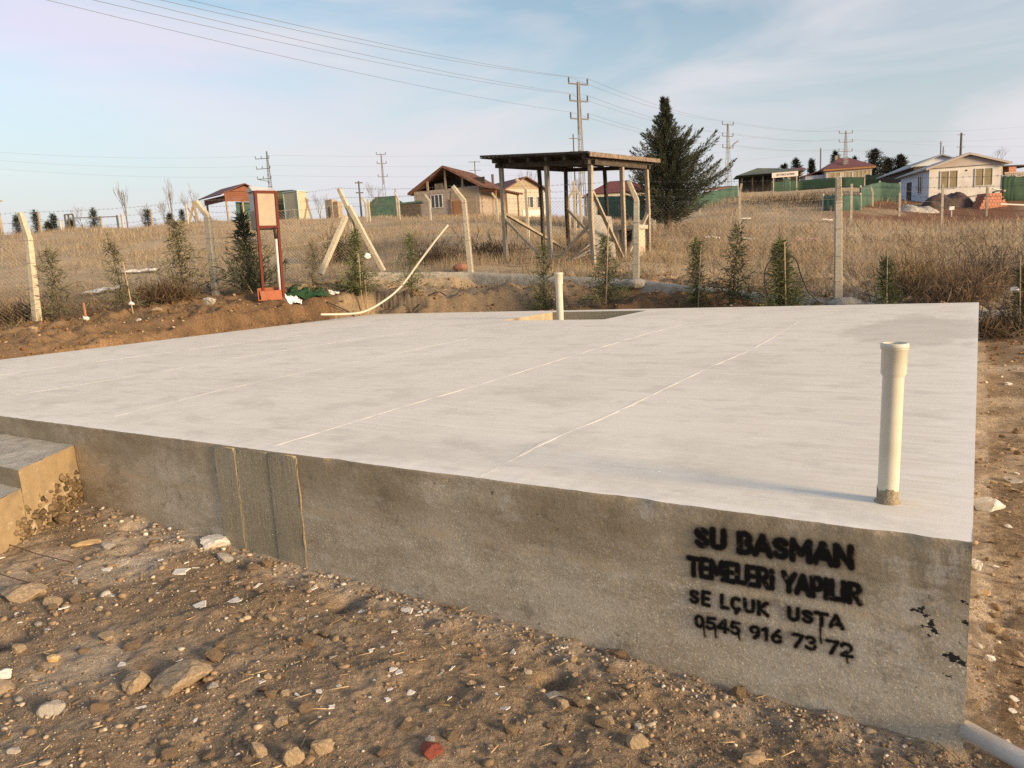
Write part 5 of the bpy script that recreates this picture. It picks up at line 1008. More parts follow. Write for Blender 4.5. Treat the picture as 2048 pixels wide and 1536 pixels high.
# ------------------------------------------------------------------ second fence across the field
def field_post(px, py, Y, top, bent, label, mat='post_concrete', w=.11, group='posts of the far field fences'):
    q = put(px, py, Y); H = hgt(q, px, top); e = empty('field_post', q, 0, label, 'fence post', group); h1 = H if not bent else H-.38
    MB().sweep([(0, 0, -.2), (0, 0, h1)], w, w, up=(.3, 1, 0)).build('shaft', mat, e)
    if bent: MB().sweep([(0, 0, h1-.02), (bent, -.1, H)], w*.9, w*.9, up=(.3, 1, 0)).build('bent_arm', mat, e)
    return q, H
FPOST = [(733, 432, 50, 393, -.25, 'bent far post left of the parked car'), (739, 432, 50, 400, 0, 'straight far post beside the bent one by the parked car'), (799, 433, 52, 385, -.2, 'bent far post between the car and the brick house'), (862, 445, 50, 388, -.28, 'bent far post in front of the brick house window'), (933, 500, 28, 374, -.3, 'bent post right behind the brick house post, in the field'), (995, 432, 48, 385, -.28, 'bent far post in front of the brick house porch'), (1057, 480, 29, 357, -.35, 'bent post standing just left of the shelter middle post'), (1140, 465, 36, 378, .3, 'far bent post seen inside the shelter, left'), (1152, 480, 33, 362, .0, 'leaning pale post seen inside the shelter'), (1163, 470, 35, 372, -.25, 'pale post beside the leaning one inside the shelter'), (1400, 440, 48, 418, 0, 'short far post under the conifer right side'), (1480, 463, 35, 368, .06, 'straight pale post in the field right of the conifer'), (1702, 452, 37, 368, .0, 'pale post just right of the upright fence post'), (1745, 410, 46, 372, -.2, 'bent far post left of the white house'), (1799, 418, 42, 386, 0, 'short pink post in front of the shade tinted wall'), (1883, 450, 40, 369, 0, 'pale post in front of the white house windows'), (1973, 418, 42, 375, 0, 'thin brown post before the orange brick heap'), (1310, 470, 34, 440, 0, 'short post at the foot of the conifer left side')]
fpq = {}
for q in FPOST: fpq[q[0]] = field_post(*q, mat='old_wood' if q[0] in (1973,) else 'post_concrete')
for i, (px, py, Y, top) in enumerate(((48, 470, 44, 425), (82, 464, 45, 424), (122, 460, 45, 440), (203, 455, 46, 432), (246, 452, 47, 428), (304, 446, 47, 418), (375, 437, 48, 408))): field_post(px, py, Y, top, 0, ['first', 'second', 'third', 'fourth', 'fifth', 'sixth', 'seventh'][i]+' pale post from the left along the ridge fence', 'stake_wood' if i % 2 else 'post_concrete', .09, 'posts of the ridge fence')
def strands(keys, zs, label, r=.006):
    for j, (a, b) in enumerate(zip(keys[:-1], keys[1:])):
        for i, z in enumerate(zs): wire(fpq[a][0]+[0, 0, z], fpq[b][0]+[0, 0, z], .04, ('bottom', 'middle', 'top')[i]+' wire, '+('left', 'middle', 'right')[j]+' span, '+label, r, 'wires of the far field fence')
strands([733, 799, 862, 995], (.6, 1.2, 1.7), 'far field fence before the brick house'); strands([1480, 1702, 1883], (.7, 1.3, 1.8), 'field fence before the white house', .008)
def gate_frame():
    q = put(140, 459, 45.5); w = .85; e = empty('gate_frame', q, 0, 'dark steel gate frame standing on the left ridge', 'gate frame'); H = hgt(q, 140, 429)
    for x in (-.2, .02, .3): MB().sweep([(x, 0, -.1), (x, 0, H)], .08, .08, up=(0, 1, 0)).build('upright', 'steel_dark', e)
    MB().sweep([(-.2, 0, H), (.3, 0, H)], .07, .07).build('top_rail', 'steel_dark', e); MB().sweep([(.3, 0, H*.75), (2.8, .3, H*.72)], .05, .05).build('long_rail', 'steel_dark', e); MB().sweep([(2.8, .3, -.1), (2.8, .3, H*.8)], .09, .09, up=(0, 1, 0)).build('upright', 'steel_dark', e)
gate_frame()

# ------------------------------------------------------------------ houses
def frame_at(name, px, py, Y, yaw, label, cat): q = put(px, py, Y); return empty(name, q, yaw, label, cat), q
def window(e, x, y, z, w, h, mull=1, axis='x', frame='frame_white', pane='glass_dark', parent=None):
    """window standing proud of a wall at y (facing -y) or, axis='y', at x (facing -x)"""
    t = .05
    def bx(b, u0, u1, z0, z1, d0, d1):
        if axis == 'x': b.box(u0, u1, y-d1, y-d0, z0, z1)
        elif axis == 'y': b.box(x-d1, x-d0, u0, u1, z0, z1)
        else: b.box(x+d0, x+d1, u0, u1, z0, z1)
    c = x if axis == 'x' else y; b = MB(); f = .055
    bx(b, c-w/2, c+w/2, z, z+f, .0, t); bx(b, c-w/2, c+w/2, z+h-f, z+h, .0, t); bx(b, c-w/2, c-w/2+f, z+f, z+h-f, .0, t); bx(b, c+w/2-f, c+w/2, z+f, z+h-f, .0, t)
    for k in range(mull): u = c-w/2+w*(k+1)/(mull+1); bx(b, u-.035, u+.035, z+f, z+h-f, .0, t)
    o = b.build('window', frame, e)
    for k in range(mull+1): g = MB(); u0 = c-w/2+w*k/(mull+1)+.035; u1 = c-w/2+w*(k+1)/(mull+1)-.035; bx(g, u0, u1, z+f, z+h-f, .004, .02); g.build('pane', pane, o)
def gable_house(e, W, D, wall, ridge, ov=.35, axis='y', mw='plaster_white', mr='roof_red', mg=None, floor=-1.0, mleft=None):
    """gable facing the viewer (ridge along y)"""
    MB().box(0, W, 0, .2, floor, wall).build('front_wall', mw, e); MB().box(0, .2, .2, D, floor, wall-.001).build('side_wall', mleft or mw, e); MB().box(W-.2, W, .2, D, floor, wall-.001).build('side_wall', mw, e); MB().box(.2, W-.2, D-.2, D, floor, wall-.002).build('back_wall', mw, e)
    if mg: MB().slab([(0, .03, wall+.002), (W, .03, wall+.002), (W/2, .03, ridge)], (0, .12, 0)).build('gable', mg, e)
    s = (ridge-wall)/(W/2)
    for sg in (0, 1):
        x0, x1 = (-ov, W/2) if sg == 0 else (W+ov, W/2); z0 = wall-s*ov; b = MB().slab([(x0, -ov, z0), (x1, -ov, ridge), (x1, D+ov, ridge), (x0, D+ov, z0)], (0, 0, .10)); b.build('roof', mr, e)

# old house with open gable, porch on its right
e, q = frame_at('brick_house', 832, 434, 66, math.radians(-21), 'old grey brick house with an open gable and orange tiled roof', 'house'); W, D, wl, rd = 6.2, 5.6, hgt(q, 832, 384), hgt(q, 832, 384)+1.75
gable_house(e, W, D, wl, rd, .45, mw='brick_wall', mr='roof_tile')
s = (rd-wl)/(W/2); nrow = 17
for sg in (0, 1):
    for k in range(nrow):                     # courses of tiles, each a ribbed strip
        y0 = -.45+(D+.9)*k/nrow; b = MB(); x0, x1 = ((W/2, W+.45) if sg else (-.45, W/2)); b.sweep([(x0, y0+.17, (rd if sg else wl-s*.45)+.13), (x1, y0+.17, (wl-s*.45 if sg else rd)+.13)], .22, .10); b.build('tile_row', 'roof_tile', e)
for x, zt in ((1.35, .78), (W/2, 1.6), (4.7, .85)): MB().box(x-.08, x+.08, -.06, .06, wl, wl+zt).build('gable_strut', 'stake_wood', e)
MB().box(1.9, 2.7, .3, .9, wl-.1, wl+.55).build('stored_bundle', 'rock_tan', e); MB().box(.1, W-.1, 1.6, 1.7, wl, wl+.9).build('loft_back', 'dark_wood', e)
window(e, 2.15, 0, wl-1.55, 1.15, 1.15, 2)
MB().box(3.55, W-.3, -.03, -.002, -.5, wl-.15).build('porch_wall', 'brick_tan', e); MB().box(3.75, 4.7, -.10, -.035, -.3, 1.5).build('orange_panel', 'orange_wood', e)
MB().box(3.5, 3.6, -.12, -.02, -.5, 1.7).build('porch_post', 'orange_wood', e)
for y_ in (.1, 2.6, D): MB().box(W+1.4, W+1.52, y_-.06, y_+.06, -.8, wl-.55).build('porch_post', 'orange_wood', e)
MB().box(W+1.38, W+1.54, -.2, D+.2, wl-.55, wl-.42).build('porch_beam', 'orange_wood', e); MB().box(W-.1, W+1.5, .02, .14, wl-.5, wl-.38).build('porch_beam', 'orange_wood', e); MB().slab([(W+.3, -.45, wl-s*.3), (W+1.75, -.45, wl-.5), (W+1.75, D+.45, wl-.5), (W+.3, D+.45, wl-s*.3)], (0, 0, .09)).build('porch_roof', 'roof_tile', e)
for k in range(14): y_ = -.4+k*.47; MB().box(W+1.72, W+1.86, y_, y_+.26, wl-.5, wl-.38).build('eave_tile', 'roof_tile', e)
# brick courses large enough to tell: a few proud bricks at the corner and under the eave
for k in range(22): MB().box(-.03, .03+.28*(k % 2), -.025, -.002, wl-.12-k*.125, wl-.02-k*.125).build('corner_brick', 'brick_tan' if k % 3 == 0 else 'brick_wall', e)

# house with red sheet roof behind it
e, q = frame_at('red_roof_house', 1012, 432, 76, math.radians(33), 'cream and timber house with a dark red sheet roof behind the brick house', 'house'); wl = hgt(q, 1008, 378); W = 5.0; D = 8.0
gable_house(e, W, D, wl, wl+1.15, .5, mw='plaster_cream', mr='roof_red', mg='brick_tan')
for k in range(7): MB().box(.12, 1.95, -.03, -.004, wl-.35-k*.36, wl-.08-k*.36).build('cladding_board', 'plaster_cream', e)
window(e, 3.0, 0, wl-1.9, 1.0, 1.2, 1); window(e, 4.3, 0, wl-1.9, .7, 1.2, 1); MB().box(2.1, W-.1, -.06, -.005, -.5, wl-2.1).build('stone_base', 'flake', e); MB().box(-.9, .0, -.2, .2, wl-.5, wl-.38).build('gutter', 'frame_white', e)
MB().slab([(-3.4, -.4, wl-.35), (-.45, -.4, wl-.12), (-.45, 4, wl-.12), (-3.4, 4, wl-.35)], (0, 0, .08)).build('lean_to_roof', 'roof_red', e); MB().box(-3.0, -.2, .0, .1, -1, wl-.4).build('lean_to_wall', 'steel_grey', e)
q2 = MB().tube([(1.2, 4, wl+.5), (1.2, 4, wl+2.0)], .14, 8).build('chimney_pipe', 'steel_dark', e)
# far house seen through the shelter
e, q = frame_at('far_house', 1180, 432, 105, 0, 'far house with a red roof seen through the shelter', 'house'); wl = hgt(q, 1180, 388)
MB().box(0, 8.5, 0, 6, -2, wl).build('wall', 'plaster_cream', e); h_ = MB(); h_.add([(-.5, -.5, wl), (9, -.5, wl), (9, 6.5, wl), (-.5, 6.5, wl), (3.4, 3, wl+1.9), (6.2, 3, wl+1.9)], [(0, 1, 5, 4), (2, 3, 4, 5), (1, 2, 5), (3, 0, 4), (3, 2, 1, 0)]); h_.build('roof', 'roof_red', e)
for x in (1.5, 4.2, 6.9): window(e, x, 0, wl-1.8, 1.2, 1.2, 1)

# kiosk with red roof and orange boarding, left
e, q = frame_at('garden_kiosk', 456, 430, 58, math.radians(46), 'timber kiosk with red roof and orange brown board gable on the ridge', 'kiosk'); H = hgt(q, 420, 402)
W, D = 3.0, 3.4
for x, y_ in ((.0, .0), (1.3, 0), (W, 0), (0, D), (W, D)): MB().box(x-.06, x+.06, y_-.06, y_+.06, -.4, H).build('post', 'stake_wood', e)
for k in range(5): MB().box(-.15, W+.15, -.12-.004*(k % 2), -.06, H-.05+k*.15, H+.09+k*.15).build('gable_board', 'orange_red', e)
MB().slab([(.35, -.11, H+.72), (W-.35, -.11, H+.72), (W/2, -.11, H+1.15)], (0, .05, 0)).build('gable_top', 'orange_red', e)
for k in range(3): MB().box(-.16, -.1, -.1, D+.1, H-.05+k*.15, H+.09+k*.15).build('side_board', 'roof_tile', e)
MB().slab([(-.55, -.35, H+.38), (W/2, -.35, H+1.28), (W/2, D+.35, H+1.28), (-.55, D+.35, H+.38)], (0, 0, .07)).build('roof', 'roof_red', e); MB().slab([(W+.55, -.35, H+.38), (W/2, -.35, H+1.28), (W/2, D+.35, H+1.28), (W+.55, D+.35, H+.38)], (0, 0, .07)).build('roof', 'roof_red', e)
MB().box(.9, W, .3, .36, -.3, H-.05).build('net_screen', 'green_net', e); MB().box(W-.05, W+.0, .36, D, -.3, H-.05).build('net_screen', 'green_net', e)
for k, (x, y_) in enumerate(((-.2, -.9), (.9, -1.0), (2.0, -1.1), (3.0, -1.0), (3.9, -1.1))): st_ = stone('wall_stone', 430+k*14, 430, 16, 8, 'rock_tan', ['first', 'second', 'third', 'fourth', 'fifth'][k]+' pale stone from the left in front of the kiosk', 'stone', 'pale stones before the kiosk'); st_.location = tuple(q+np.array([x, y_, .15])); st_.scale = (.45, .3, .2)
# cabins right of the kiosk
e, q = frame_at('site_cabin', 571, 431, 60, math.radians(-30), 'pale blue and cream metal cabin right of the meter cabinet', 'cabin'); H = hgt(q, 571, 386)
MB().box(0, 1.5, .002, 1.0, -.3, H).build('body', 'cabin_cream', e); MB().box(-.03, -.001, 0, 1.3, -.3, H).build('side_panel', 'cabin_blue', e)
for x in (-.03, 1.47): MB().box(x, x+.06, -.04, .0, -.3, H).build('corner_trim', 'cabin_blue', e)
MB().box(-.05, 1.55, -.06, 1.32, H, H+.08).build('roof_trim', 'cabin_blue', e); MB().box(.45, 1.05, -.03, -.001, -.2, 1.2).build('door', 'plaster_cream', e)
e, q = frame_at('olive_shed', 552, 430, 62, math.radians(-8), 'olive green shed between the meter cabinet and the pale blue cabin', 'shed'); H = hgt(q, 552, 384); MB().box(0, 1.6, 0, 1.5, -.3, H).build('body', 'cabin_olive', e); MB().box(-.08, 1.7, -.08, 1.6, H, H+.07).build('roof', 'green_roof', e); MB().box(.2, .9, -.03, -.001, -.2, 1.2).build('door', 'brick_tan', e)
e, q = frame_at('stone_hut', 652, 430, 62, math.radians(-25), 'small tan ruined hut left of the fence corner', 'hut'); H = hgt(q, 652, 400); MB().box(0, .7, 0, .7, -.3, H).build('front_wall', 'brick_wall', e); MB().box(.75, 1.2, .1, .7, -.3, H*.9).build('side_wall', 'brick_tan', e); MB().box(.3, .5, -.02, -.001, H*.3, H*.7).build('opening', 'dark_wood', e)
for px, py, Y, tx, ty, lb in ((625, 430, 58, 611, 396, 'left leaning board of a makeshift frame beside the pale blue cabin'), (606, 432, 58, 616, 398, 'right leaning board of a makeshift frame beside the pale blue cabin'), (378, 434, 50, 388, 402, 'left prop leaning by the kiosk eave'), (395, 434, 50, 386, 404, 'right prop leaning by the kiosk eave')):
    o = MB().sweep([put(px, py, Y), at(tx, ty, Y)], .14, .1).build('leaning_board', 'stake_wood'); tag(o, lb, 'board')

# parked car and net canopy
e, q = frame_at('parked_car', 737, 430, 78, math.radians(8), 'dark car with a light roof line parked left of the brick house', 'car')
prof = [(-.2, .35), (-.2, .85), (.25, 1.0), (.75, 1.42), (1.6, 1.48), (2.3, 1.3), (2.95, 1.0), (3.5, .92), (3.7, .7), (3.7, .35)]
MB().slab([(x, 0, z) for x, z in prof], (0, 1.6, 0)).build('body', 'car_paint', e, bevel=.06); MB().sweep([(x, -.01, z+.015) for x, z in prof[2:7]], .06, .05, up=(0, 1, 0)).build('roof_rail', 'car_light', e)
MB().slab([(.45, -.012, 1.03), (.85, -.012, 1.36), (1.55, -.012, 1.41), (1.55, -.012, 1.03)], (0, .01, 0)).build('window', 'glass_dark', e); MB().slab([(1.65, -.012, 1.03), (1.65, -.012, 1.40), (2.2, -.012, 1.27), (2.7, -.012, 1.03)], (0, .01, 0)).build('window', 'glass_dark', e)
for x in (.55, 2.9):
    w_ = MB().tube([(x, -.02, .32), (x, .18, .32)], .31, 18).build('wheel', 'rubber', e, True); MB().tube([(x, -.03, .32), (x, -.015, .32)], .18, 14).build('rim', 'steel_grey', w_, True)
e, q = frame_at('net_canopy', 738, 428, 84, math.radians(3), 'green net canopy behind the parked car', 'canopy'); H = hgt(q, 740, 403)
for x in (0, 1.7, 3.4): MB().box(x-.05, x+.05, -.05, .05, -.3, H+.3).build('post', 'stake_wood', e)
MB().slab([(-.1, -.08, .1), (3.9, -.08, .1), (3.9, -.08, H-.3), (2.9, -.08, H+.4), (.9, -.08, H+.35), (-.1, -.08, H-.3)], (0, .03, 0)).build('net_wall', 'green_net', e); MB().slab([(.7, -.1, H+.38), (3.0, -.1, H+.44), (3.0, 1.9, H+.5), (.7, 1.9, H+.45)], (0, 0, .04)).build('roof', 'dark_wood', e)
e, q = frame_at('dark_hedge_shed', 803, 432, 60, 0, 'low dark shed with green roof left of the brick house wall', 'shed'); H = hgt(q, 803, 409); MB().box(0, 1.5, 0, 1.2, -.3, H).build('body', 'dark_wood', e); MB().slab([(-.1, -.1, H), (1.7, -.1, H+.1), (1.7, 1.3, H+.1), (-.1, 1.3, H)], (0, 0, .12)).build('roof', 'green_net', e)

# white house under construction at the right
WHY = 52.0; q = put(1857, 408, WHY); e = empty('white_house', q, math.radians(-10), 'unfinished white bungalow with a white side wall tinted blue for shade and boarded windows', 'house')
yaw = math.radians(24); wl = hgt(q, 1857, 338); W = 4.55; D = 5.6; rd = wl+.8; F0 = -1.2
MB().box(.002, W, 0, .2, F0, wl).build('front_wall', 'plaster_white', e); MB().box(0, .18, .2, D, F0, wl-.01).build('side_wall', 'plaster_blue_shade', e); MB().box(-.012, -.001, .0, D, F0, wl-.012).build('side_shade_sheet', 'plaster_blue_shade', e); MB().box(W-.2, W, .2, D, F0, wl-.01).build('side_wall', 'plaster_white', e); MB().box(.2, W-.2, D-.2, D, F0, wl-.01).build('back_wall', 'plaster_white', e)  # side wall and thin sheet over it: bluish shade put into the colour
MB().slab([(-.1, -.12, wl+.01), (W+.35, -.12, wl+.01), (W/2+.1, -.12, rd-.06)], (0, .1, 0)).build('gable', 'gable_pink', e)
for x0, z0 in ((-.35, wl-.06), (W+.5, wl-.04)):
    MB().slab([(x0, -.35, z0), (W/2+.1, -.35, rd), (W/2+.1, D+.2, rd), (x0, D+.2, z0)], (0, 0, .09)).build('roof', 'grey_roof', e); MB().sweep([(x0, -.37, z0+.0), (W/2+.1, -.37, rd)], .04, .13).build('verge_trim', 'gable_pink', e)
window(e, 1.25, -.0, wl-1.42, 1.15, 1.22, 1, pane='board_tan'); window(e, 3.45, -.0, wl-1.42, 1.15, 1.22, 1, pane='board_tan'); MB().tube([(2.35, -.03, wl-.28), (2.35, .0, wl-.28)], .06, 12).build('vent_hole', 'dark_wood', e)
window(e, -.012, 1.6, wl-1.55, .8, 1.25, 1, axis='y'); MB().box(-.05, -.014, 3.3, 4.2, -.8, wl-.55).build('door', 'dark_wood', e)
# grey roofed shed behind it
e2, q2 = frame_at('grey_roof_house', 1826, 375, 63, math.radians(-9), 'grey roofed building just behind the white bungalow', 'house'); wl2 = hgt(q2, 1822, 334); gable_house(e2, 4.2, 8, wl2, wl2+.75, .3, mw='dark_wood', mr='grey_roof', mg='plaster_blue_shade')
# things heaped in front of the white house
def heap(name, px, py, Y, w, d, h, mat, label, cat, seed=0, pts=16):
    p = put(px, py, Y); xs = np.linspace(-1, 1, pts); X, Yy = np.meshgrid(xs, xs); r = np.clip(1-(X*X+Yy*Yy), 0, 1)**.6; Z = h*r*(.75+.5*fbm(X*2.2+seed, Yy*2.2, 77, 3)); wx, wy = X*w, Yy*d; gz = terrain(p[0]+wx, p[1]+wy)-p[2]
    V = np.stack([wx, wy, gz-.06+Z], -1).reshape(-1, 3); idx = np.arange(len(V)).reshape(X.shape); F = np.stack([idx[:-1, :-1], idx[:-1, 1:], idx[1:, 1:], idx[1:, :-1]], -1).reshape(-1, 4); o = npmesh(name, V, F, mat); o.location = tuple(p); return tag(o, label, cat)
heap('tarp_heap', 1898, 406, 45.3, 1.7, .8, 1.0, 'tarp', 'dark brown tarpaulin heap under the boarded windows', 'tarpaulin', 3); heap('tarp_heap', 1868, 408, 45.0, .6, .5, .65, 'tarp', 'smaller dark tarpaulin mound at the corner of the white house', 'tarpaulin', 9)
heap('rubble_heap', 1838, 412, 44.0, 1.2, .7, .45, 'rock_grey', 'grey rubble heap in front of the shade tinted wall', 'rubble', 5, 22); heap('plastic_bag', 1852, 412, 43.6, .3, .25, .25, 'cloth_white', 'white bag lying by the grey rubble heap', 'bag', 6, 10)
q = put(1978, 410, 44.5); bs = empty('hollow_block_stack', q, .35, 'sloping stack of orange hollow blocks at the white house right end', 'brick stack')
for L_ in range(5):
    for k in range(9-L_):
        for j in range(2): MB().box(-1.15+k*.27+L_*.12, -.91+k*.27+L_*.12, -.3+j*.3, -.02+j*.3, L_*.19-.15, L_*.19+.03).build('hollow_block', 'block_orange', bs)
for a, b, lb, m in (((1925, 396, 45.6), (1968, 388, 45.4), 'upper pale timber lying on the tarpaulin heap', 'stake_wood'), ((1985, 384, 45), (2008, 398, 44.4), 'dark timber leaning on the orange blocks', 'dark_wood'), ((1985, 377, 46.5), (2010, 382, 46.5), 'upper pale board poking out right of the white house', 'flake'), ((1988, 383, 46.5), (2010, 380, 46.0), 'lower pale board poking out right of the white house', 'stake_wood'), ((2000, 408, 43), (2048, 410, 43), 'pale pole on the ground at the right edge', 'flake')):
    o = MB().sweep([at(*a), at(*b)], .10, .07).build('timber', m); tag(o, lb, 'timber')
q = put(1903, 415, 42.5); o = empty('tap_post', q, 0, 'small white standpipe in front of the tarpaulin heap', 'standpipe'); MB().tube([(0, 0, -.1), (0, 0, .45)], .035, 8).build('stem', 'pvc_white', o); MB().box(-.14, .14, -.05, .05, .36, .55).build('head', 'cloth_white', o)

def net_fence(pts, h, label, mat='green_net', name='net_fence', post=True, seed=0):
    P = [put(*q) for q in pts]; e = empty(name, P[0], 0, label, 'screen fence', 'green screen fences'); V, F = [], []; n = 14; up = []
    for a, b in zip(P[:-1], P[1:]):
        for t in np.linspace(0, 1, n, endpoint=False): up.append(a*(1-t)+b*t-P[0])
    up.append(P[-1]-P[0]); up = np.array(up); i = np.arange(len(up)); rows = [up+np.stack([i*0, .06*fbm(i*.5, i*0+k*3., seed, 3), z*h*(1+.05*fbm(i*.4, i*0, seed+4, 2)*(z > .9))], -1) for k, z in enumerate((-.1, .25, .5, .75, 1.0))]
    V = np.concatenate(rows); idx = np.arange(len(V)).reshape(5, -1); F = np.stack([idx[:-1, :-1], idx[:-1, 1:], idx[1:, 1:], idx[1:, :-1]], -1).reshape(-1, 4); o = npmesh('screen', V, F, mat, parent=e, smooth=True); m = o.modifiers.new('t', 'SOLIDIFY'); m.thickness = .02
    if post:
        for p_ in P: MB().box(*(p_[0]-P[0][0]-.05, p_[0]-P[0][0]+.05), p_[1]-P[0][1]+.06, p_[1]-P[0][1]+.16, p_[2]-P[0][2]-.2, p_[2]-P[0][2]+h+.1).build('post', 'post_concrete', e)
net_fence([(1648, 420, 43.5), (1685, 420, 43.0), (1722, 416, 43.5)], .88, 'green net fence piece just left of the upright post', seed=2); net_fence([(1722, 412, 44), (1760, 400, 52), (1800, 398, 52)], 1.25, 'long green net fence running up to the shade tinted wall', seed=5)
net_fence([(1380, 415, 56), (1430, 412, 57), (1476, 410, 58)], 1.1, 'faded green net fence under the conifer right side', seed=7); net_fence([(1545, 372, 100), (1600, 372, 102), (1690, 372, 100), (1735, 372, 100)], 1.35, 'dark green screen fence in front of the maroon roofed house', 'green_panel', seed=9)
net_fence([(1730, 376, 88), (1770, 378, 84), (1800, 380, 80)], 1.9, 'bright green fence piece left of the white house, further back', 'green_field', seed=12); net_fence([(2004, 402, 46.5), (2030, 402, 46.5), (2100, 402, 47)], 1.5, 'dark green screen fence at the right edge beside the white house', 'green_panel', seed=14); net_fence([(1568, 368, 98), (1580, 368, 98)], 1.7, 'lighter green gate panel below the white sign', 'green_net', seed=15)
net_fence([(1195, 430, 62), (1240, 432, 60), (1290, 434, 58)], 1.9, 'dull green fence seen through the right bay of the shelter', seed=17)
q = put(2008, 400, 60); e = empty('wooden_deck', q, math.radians(10), 'brown slatted wooden balcony with clutter at the right edge', 'balcony'); H = hgt(q, 2010, 365)
for k in range(16): MB().box(k*.2, k*.2+.12, 0, .05, H-.2, H+.75).build('slat', 'old_wood', e)
MB().box(-.1, 3.3, -.03, .1, H-.3, H-.2).build('rail', 'old_wood', e); MB().box(-.1, 3.3, -.04, .1, H+.7, H+.8).build('rail', 'old_wood', e); MB().box(0, 3.3, .3, 2, -.5, H-.3).build('base_wall', 'dark_wood', e); MB().box(.9, 1.6, .6, 1.2, H+.7, H+1.35).build('brick_chimney', 'block_orange', e); MB().box(-.2, 3.4, .5, 2.2, H+1.3, H+1.4).build('roof', 'dark_wood', e)
for x in (.1, 3.1): MB().box(x, x+.12, .5, .62, H+.7, H+1.3).build('roof_post', 'old_wood', e)

# maroon roofed house
e, q = frame_at('maroon_roof_house', 1652, 372, 108, math.radians(-8), 'bungalow with a maroon hipped roof, orange eaves and cream windows', 'house'); wl = hgt(q, 1652, 339); W, D = 6.2, 5.0; F0 = -1
MB().box(0, W, 0, D, F0, wl-.25).build('wall', 'plaster_cream', e); MB().box(-.03, -.002, 0.02, D, F0, wl-.26).build('side_panel', 'plaster_blue_shade', e); MB().box(-.45, W+.45, -.45, D+.45, wl-.25, wl-.02).build('eaves', 'orange_wood', e)
h_ = MB(); h_.add([(-.5, -.5, wl), (W+.5, -.5, wl), (W+.5, D+.5, wl), (-.5, D+.5, wl), (W*.4, D/2, wl+1.75), (W*.6, D/2, wl+1.75)], [(0, 1, 5, 4), (2, 3, 4, 5), (1, 2, 5), (3, 0, 4), (3, 2, 1, 0)]); h_.build('roof', 'roof_maroon', e)
window(e, 1.2, 0, wl-2.0, 1.5, 1.5, 1, pane='board_tan'); window(e, 3.1, 0, wl-1.5, 1.0, 1.0, 1, pane='board_tan'); window(e, 5.0, 0, wl-1.9, 2.2, 1.5, 3, pane='board_tan')
MB().slab([(-3.2, .4, wl-.75), (-.4, .4, wl-.1), (-.4, D, wl-.1), (-3.2, D, wl-.75)], (0, 0, .12)).build('side_roof', 'roof_maroon', e); MB().box(-2.6, -.05, 1.0, D-.3, F0, wl-.6).build('side_wing', 'plaster_blue_shade', e); MB().box(W*.3, W*.3+.35, 2.2, 2.6, wl+.8, wl+2.1).build('chimney', 'brick_tan', e)
# pavilion with green roof and sign
e, q = frame_at('green_roof_pavilion', 1484, 372, 120, math.radians(-12), 'open pavilion with a low dark green hipped roof', 'pavilion'); wl = hgt(q, 1484, 352); W = 9.0
for x in (0, 1.6, 3.2, 5.0, 7.0, W): MB().box(x-.12, x+.12, -.1, .1, -1, wl).build('post', 'plaster_cream' if x > 6 else 'dark_wood', e)
MB().box(-.2, W, 3.0, 3.2, -1, wl).build('back_wall', 'dark_wood', e); MB().box(-1, W+.2, -.3, -.1, -1, .15).build('plinth', 'plaster_cream', e); h_ = MB(); h_.add([(-1, -1, wl), (W+.5, -1, wl), (W+.5, 5, wl), (-1, 5, wl), (2.6, 2, wl+1.25), (5.5, 2, wl+1.0)], [(0, 1, 5, 4), (2, 3, 4, 5), (1, 2, 5), (3, 0, 4), (3, 2, 1, 0)]); h_.build('roof', 'green_roof', e)
MB().slab([(6, 4.2, wl+.6), (10.5, 4.2, wl+.6), (10.5, 7, wl+1.15), (6, 7, wl+1.15)], (0, 0, .15)).build('annex_roof', 'roof_maroon', e)
q = put(1544, 372, 97); sg = empty('entrance_sign', q, math.radians(-12), 'long white sign board with dark lettering above a green gate', 'sign'); z0 = hgt(q, 1544, 356); z1 = hgt(q, 1544, 346)
MB().box(0, 3.2, 0, .1, z0, z1).build('board', 'sign_white', sg)
for x in (.15, 3.0): MB().box(x, x+.12, .12, .24, -.5, z0+.3).build('post', 'post_concrete', sg)
cu = bpy.data.curves.new('sign_text', 'FONT'); cu.body = 'ZEYTİNLİ KONAK'; cu.size = .36; cu.extrude = .004; to = bpy.data.objects.new('sign_lettering', cu); COL.objects.link(to); cu.materials.append(MATS['ink']); dg = bpy.context.evaluated_depsgraph_get(); me = bpy.data.meshes.new_from_object(to.evaluated_get(dg)); bpy.data.objects.remove(to)
to = bpy.data.objects.new('sign_lettering', me); COL.objects.link(to); to.parent = sg; wd = max(v.co.x for v in me.vertices) or 1; to.scale = (2.3/wd, 1, 1); to.location = (.5, -.012, z0+.2); to.rotation_euler = (PI/2, 0, 0)
